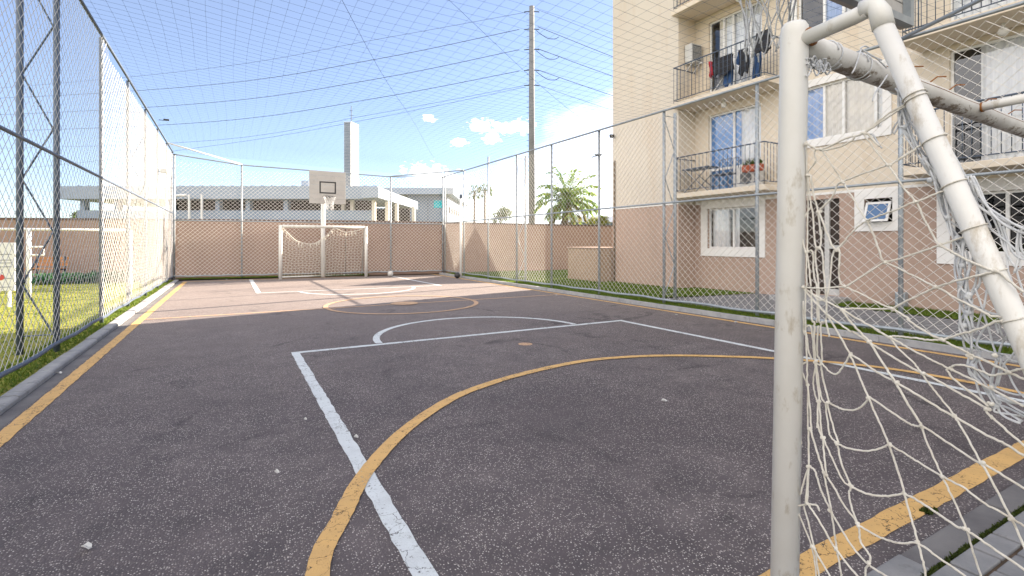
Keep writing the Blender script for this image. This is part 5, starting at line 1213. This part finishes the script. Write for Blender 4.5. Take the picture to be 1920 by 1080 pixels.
# water tower
D4 = 75.0; wt = frame_thing('tower', 'tall slim rectangular water tower with louvred grey front and sunlit white side', 'tower', 655, D4)
L4 = lambda px: loc_x(px, 655, D4); Z4 = lambda py: zz(py, D4)
m = MB(); c1 = L4(645); c2 = L4(658); c3 = L4(672.5)
m.prism([(c1, .0), (c2, -.0), (lx(672.5, 2.2, 655, D4), 2.2), (-.3, 2.6)], -.06, Z4(228)); m.build('shaft', M['tower_white'], wt, local=True)
m = MB(); n = 44
for k in range(n): z = lerp(Z4(350), Z4(229), (k + .2) / n); m.box(c1 + .05, c2 - .1, -.10, -.02, z, z + .14)
m.build('louvre', M['louvre_grey'], wt, local=True)
m = MB(); m.tube([(c2 - .2, .8, Z4(228)), (c2 - .2, .8, Z4(196))], .06, 6); m.tube([(c2 - .6, .8, Z4(214)), (c2 + .2, .8, Z4(214))], .03, 5); m.tube([(c2 - .5, .8, Z4(205)), (c2 + .1, .8, Z4(205))], .03, 5); m.build('antenna', M['dark_steel'], wt, local=True)
# blue roofed house at right
D5 = 46.0; hs = frame_thing('house', 'low house with blue grey roof beside the big palm', 'house', 1110, D5)
L5 = lambda px: loc_x(px, 1110, D5); Z5 = lambda py: zz(py, D5)
m = MB(); m.box(L5(1064), L5(1185), 0, 6, -.06, Z5(416)); m.build('wall', M['far_wall'], hs, local=True)
m = MB(); x0, x1 = L5(1062), L5(1188); b = 0
m.v += [(x0, -.5, Z5(417)), (x1, -.5, Z5(417)), (x1, 3, Z5(402)), (x0, 3, Z5(402)), (x0, 6.5, Z5(417)), (x1, 6.5, Z5(417))]; m.f += [(0, 1, 2, 3), (3, 2, 5, 4), (0, 3, 4), (1, 5, 2), (0, 4, 5, 1)]
m.build('roof', M['roof_blue'], hs, local=True)

# unseen house added behind the apartment block to cast a shadow on the court
nh = thing('house', 'unseen gabled house added behind the apartment building for its shadow', 'house', (26, 20.2, 0))
m = MB(); m.box(22, 32, 18.2, 22.2, -.06, 5.2); b = len(m.v)
m.build('wall', M['far_wall'], nh); m = MB(); m.v += [(21.6, 17.8, 5.2), (32.4, 17.8, 5.2), (32.4, 20.2, 7.3), (21.6, 20.2, 7.3), (21.6, 22.6, 5.2), (32.4, 22.6, 5.2)]; m.f += [(0, 1, 2, 3), (3, 2, 5, 4), (0, 3, 4), (1, 5, 2), (0, 4, 5, 1)]
m.build('roof', M['roof_blue'], nh)
# ------------------------------------------------------------------ utility pole and wires
DP = 33.0; pb = at_d(997, HY, DP); zt_ = zz(12, DP)
up = thing('utility_pole', 'tall concrete utility pole with climbing pegs rising beyond the wall', 'utility pole', (pb.x, pb.y, 0))
MB().tube([(pb.x, pb.y, -.1), (pb.x, pb.y, zt_)], .235, 14, r2=.165).build('shaft', M['pole_conc'], up, smooth=True)
m = MB()
for k in range(26): z = 7 + k * .36; s_ = 1 if k % 2 else -1; m.tube([(pb.x, pb.y, z), (pb.x - RT[0] * .34, pb.y - RT[1] * .34, z)], .014, 4)
m.build('climbing_peg', M['dark_steel'], up)
m = MB()
for py in (55, 93, 132, 160, 22):
    for s_ in (-1, 1):
        z = zz(py - 1, DP); m.tube([(pb.x, pb.y, z), (pb.x + RT[0] * .5 * s_, pb.y + RT[1] * .5 * s_, z - .05)], .035, 6)
m.build('insulator', M['dark_steel'], up)
def wire_things(pts, lab, r=.028):
    P = [at_d(*q) for q in pts]; m = MB(); m.tube(spline(P, 6), r, 5); tag(m.build('power_line', M['cable'], smooth=True), lab, 'cable', 'power lines on the utility pole')
Lw = [((986, 23), (700, 75), (400, 127), (0, 165), (-400, 190)), ((974, 55), (700, 112), (400, 158.4), (0, 184), (-400, 196)), ((974, 93), (700, 149), (400, 192), (0, 215), (-400, 226)), ((974, 133), (700, 185), (400, 228), (0, 246), (-400, 255)), ((986, 160), (700, 214), (400, 263), (0, 278), (-400, 285)), ((986, 163), (700, 222), (400, 273), (0, 318), (-400, 330))]
nm = ['topmost', 'second highest', 'third highest', 'fourth highest', 'fifth highest', 'lowest']
for k, ws_ in enumerate(Lw):
    ds = [DP, 36, 41, 52, 68]; wire_things([(q[0], q[1], d) for q, d in zip(ws_, ds)], nm[k] + ' power line running left from the concrete pole', .018 if k in (1, 2, 3) else .011)
Rw = [((1008, 18), (1080, 46), (1148, 73), (1300, 130)), ((1008, 50), (1080, 79), (1148, 106), (1300, 165)), ((1008, 91), (1080, 118), (1148, 142.5), (1300, 196)), ((1008, 131), (1080, 156), (1148, 179), (1300, 228)), ((1011, 160), (1080, 184), (1148, 206), (1300, 250))]
for k, ws_ in enumerate(Rw):
    ds = [DP, 33.5, 34, 36]; wire_things([(q[0], q[1], d) for q, d in zip(ws_, ds)], nm[k] + ' power line running right from the concrete pole', .018 if k in (1, 2, 3) else .011)
m = MB()
for py in (55, 93, 132): m.tube(spline([at_d(1005, py + 2, DP), at_d(1025, py + 16, DP), at_d(1040, py + 18, DP), at_d(1048, py + 14, DP)], 5), .02, 5)
m.build('jumper_loop', M['cable'], up)

# ------------------------------------------------------------------ palms, bushes and trees
def frond(o, base, az, el, Lf, droop, wl, leaflets=26, dry=False):
    P = []; d = Vector((math.cos(az) * math.cos(el), math.sin(az) * math.cos(el), math.sin(el))); p_ = Vector(base); st = Lf / 12
    for i in range(13):
        P.append(p_.copy()); p_ = p_ + d * st; d = (d + Vector((0, 0, -droop * (.4 + i * .11)))).normalized()
    o.tube(P, .020, 4, r2=.006)
    side = Vector((-math.sin(az), math.cos(az), 0))
    for i in range(leaflets):
        t_ = .14 + .86 * i / leaflets; k = t_ * 12; a_ = int(min(k, 11)); q_ = P[a_].lerp(P[a_ + 1], k - a_); tan = (P[a_ + 1] - P[a_]).normalized()
        ln = wl * (math.sin(min(1, t_ * 1.1) * 2.6) * .8 + .25) * random.uniform(.8, 1.15)
        for s_ in (-1, 1):
            dd = (side * s_ + tan * .55 + Vector((0, 0, random.uniform(-.45, .25)))).normalized(); w_ = dd.cross(Vector((0, 0, 1))).normalized() * .055
            e = q_ + dd * ln + Vector((0, 0, -ln * .25)); md = q_ + dd * ln * .5
            o.quad(q_, md + w_, e, md - w_)
def palm(label, px, D, ybase_z, crown_py, n_, Lf, droop, wl, tr_, grp, lean=0, dryn=4):
    p_ = at_d(px, HY, D); zc_ = zz(crown_py, D); th = thing('palm_tree', label, 'palm tree', (p_.x, p_.y, 0), 0, grp)
    pts = [(p_.x + .12 * math.sin(k * .9), p_.y, lerp(-.1, zc_, k / 8)) for k in range(9)]
    MB().tube(pts, [tr_ * (1.15 - .3 * k / 8 + (.08 if k % 2 else 0)) for k in range(9)], 12).build('trunk', M['bark'], th, smooth=True)
    top = Vector(pts[-1]); m = MB(); 
    for k in range(n_): frond(m, top + Vector((0, 0, -.05)), k * 2.399 + random.uniform(-.2, .2), lerp(1.45, -.35, k / n_) + random.uniform(-.1, .1), Lf * random.uniform(.85, 1.1), droop * random.uniform(.8, 1.2), wl)
    m.build('crown', M['palm_leaf'], th)
    if dryn:
        m = MB(); [frond(m, top - Vector((0, 0, .15)), k * 1.7 + .4, random.uniform(-.6, -.2), Lf * .75, droop * 1.2, wl * .9) for k in range(dryn)]; m.build('dry_frond', M['palm_dry'], th)
    return th
palm('big feathery palm with arching fronds beside the blue roofed house', 1062, 30, 0, 374, 30, 2.2, .13, .62, .20, None, dryn=6)
def fanpalm(label, px, D, cpy, rad):
    p_ = at_d(px, HY, D); zc_ = zz(cpy, D); th = thing('palm_tree', label, 'palm tree', (p_.x, p_.y, 0), 0, 'pair of distant fan palms')
    MB().tube([(p_.x, p_.y, -.1), (p_.x + .05, p_.y, zc_)], .16, 8, r2=.11).build('trunk', M['bark'], th, smooth=True)
    m = MB()
    for k in range(46):
        az = random.uniform(0, 6.28); el = random.uniform(-.9, 1.4); d = Vector((math.cos(az) * math.cos(el), math.sin(az) * math.cos(el), math.sin(el))); b_ = Vector((p_.x, p_.y, zc_)); t_ = b_ + d * rad * random.uniform(.5, .75)
        m.tube([b_, t_], .015, 3)
        u = d.orthogonal().normalized(); v = d.cross(u)
        for j in range(9):
            a_ = -1.2 + 2.4 * j / 8; dd = (d * math.cos(a_) + u * math.sin(a_)).normalized(); w_ = v * .02 + u * .02; e = t_ + dd * rad * random.uniform(.3, .45) + Vector((0, 0, -.1)); m.quad(t_, t_.lerp(e, .6) + w_, e, t_.lerp(e, .6) - w_)
    m.build('crown', M['dark_leaf'], th)
fanpalm('left palm of the distant pair right of the office block', 889, 55, 360, .95); fanpalm('right palm of the distant pair, its fan crown slightly taller', 908.5, 55, 358, .98)
def bush(label, px, py0, py1, D, wpx, mat, n_=900, trunk=True, name='tree', cat='tree', grp=None, s=(.05, .13)):
    p_ = at_d(px, HY, D); z1, z0 = zz(py0, D), zz(py1, D); th = thing(name, label, cat, (p_.x, p_.y, 0), 0, grp); rx = wpx / FPX * D / 2
    MB().tube([(p_.x, p_.y, -.1), (p_.x + .05, p_.y, lerp(z0, z1, .6))], .10, 8, r2=.04).build('trunk', M['bark'], th)
    m = MB()
    for k in range(7): 
        a_ = random.uniform(0, 6.28); r_ = random.uniform(.2, .62); foliage(m, (p_.x + RT[0] * math.cos(a_) * rx * r_, p_.y + RT[1] * math.cos(a_) * rx * r_ + .3 * math.sin(a_), lerp(z0, z1, random.uniform(.3, .72))), rx * .5, rx * .5, (z1 - z0) * .30, n_ // 7, *s)
    m.build('crown', M[mat], th); return th
bush('yellow green bush over the wall right of the big palm', 1120, 400, 432, 27, 52, 'bush_leaf', 1100, s=(.04, .10))
bush('loose olive tree left of the concrete pole', 937, 383, 430, 45, 66, 'dark_leaf', 1000, s=(.07, .17))
bush('small dark tree above the wall at the far left', 145, 388, 420, 60, 44, 'dark_leaf', 700, s=(.1, .22))
bush('low dark tree under the left end of the pavilion roof', 185, 392, 420, 62, 40, 'palm_leaf', 600, s=(.1, .22))
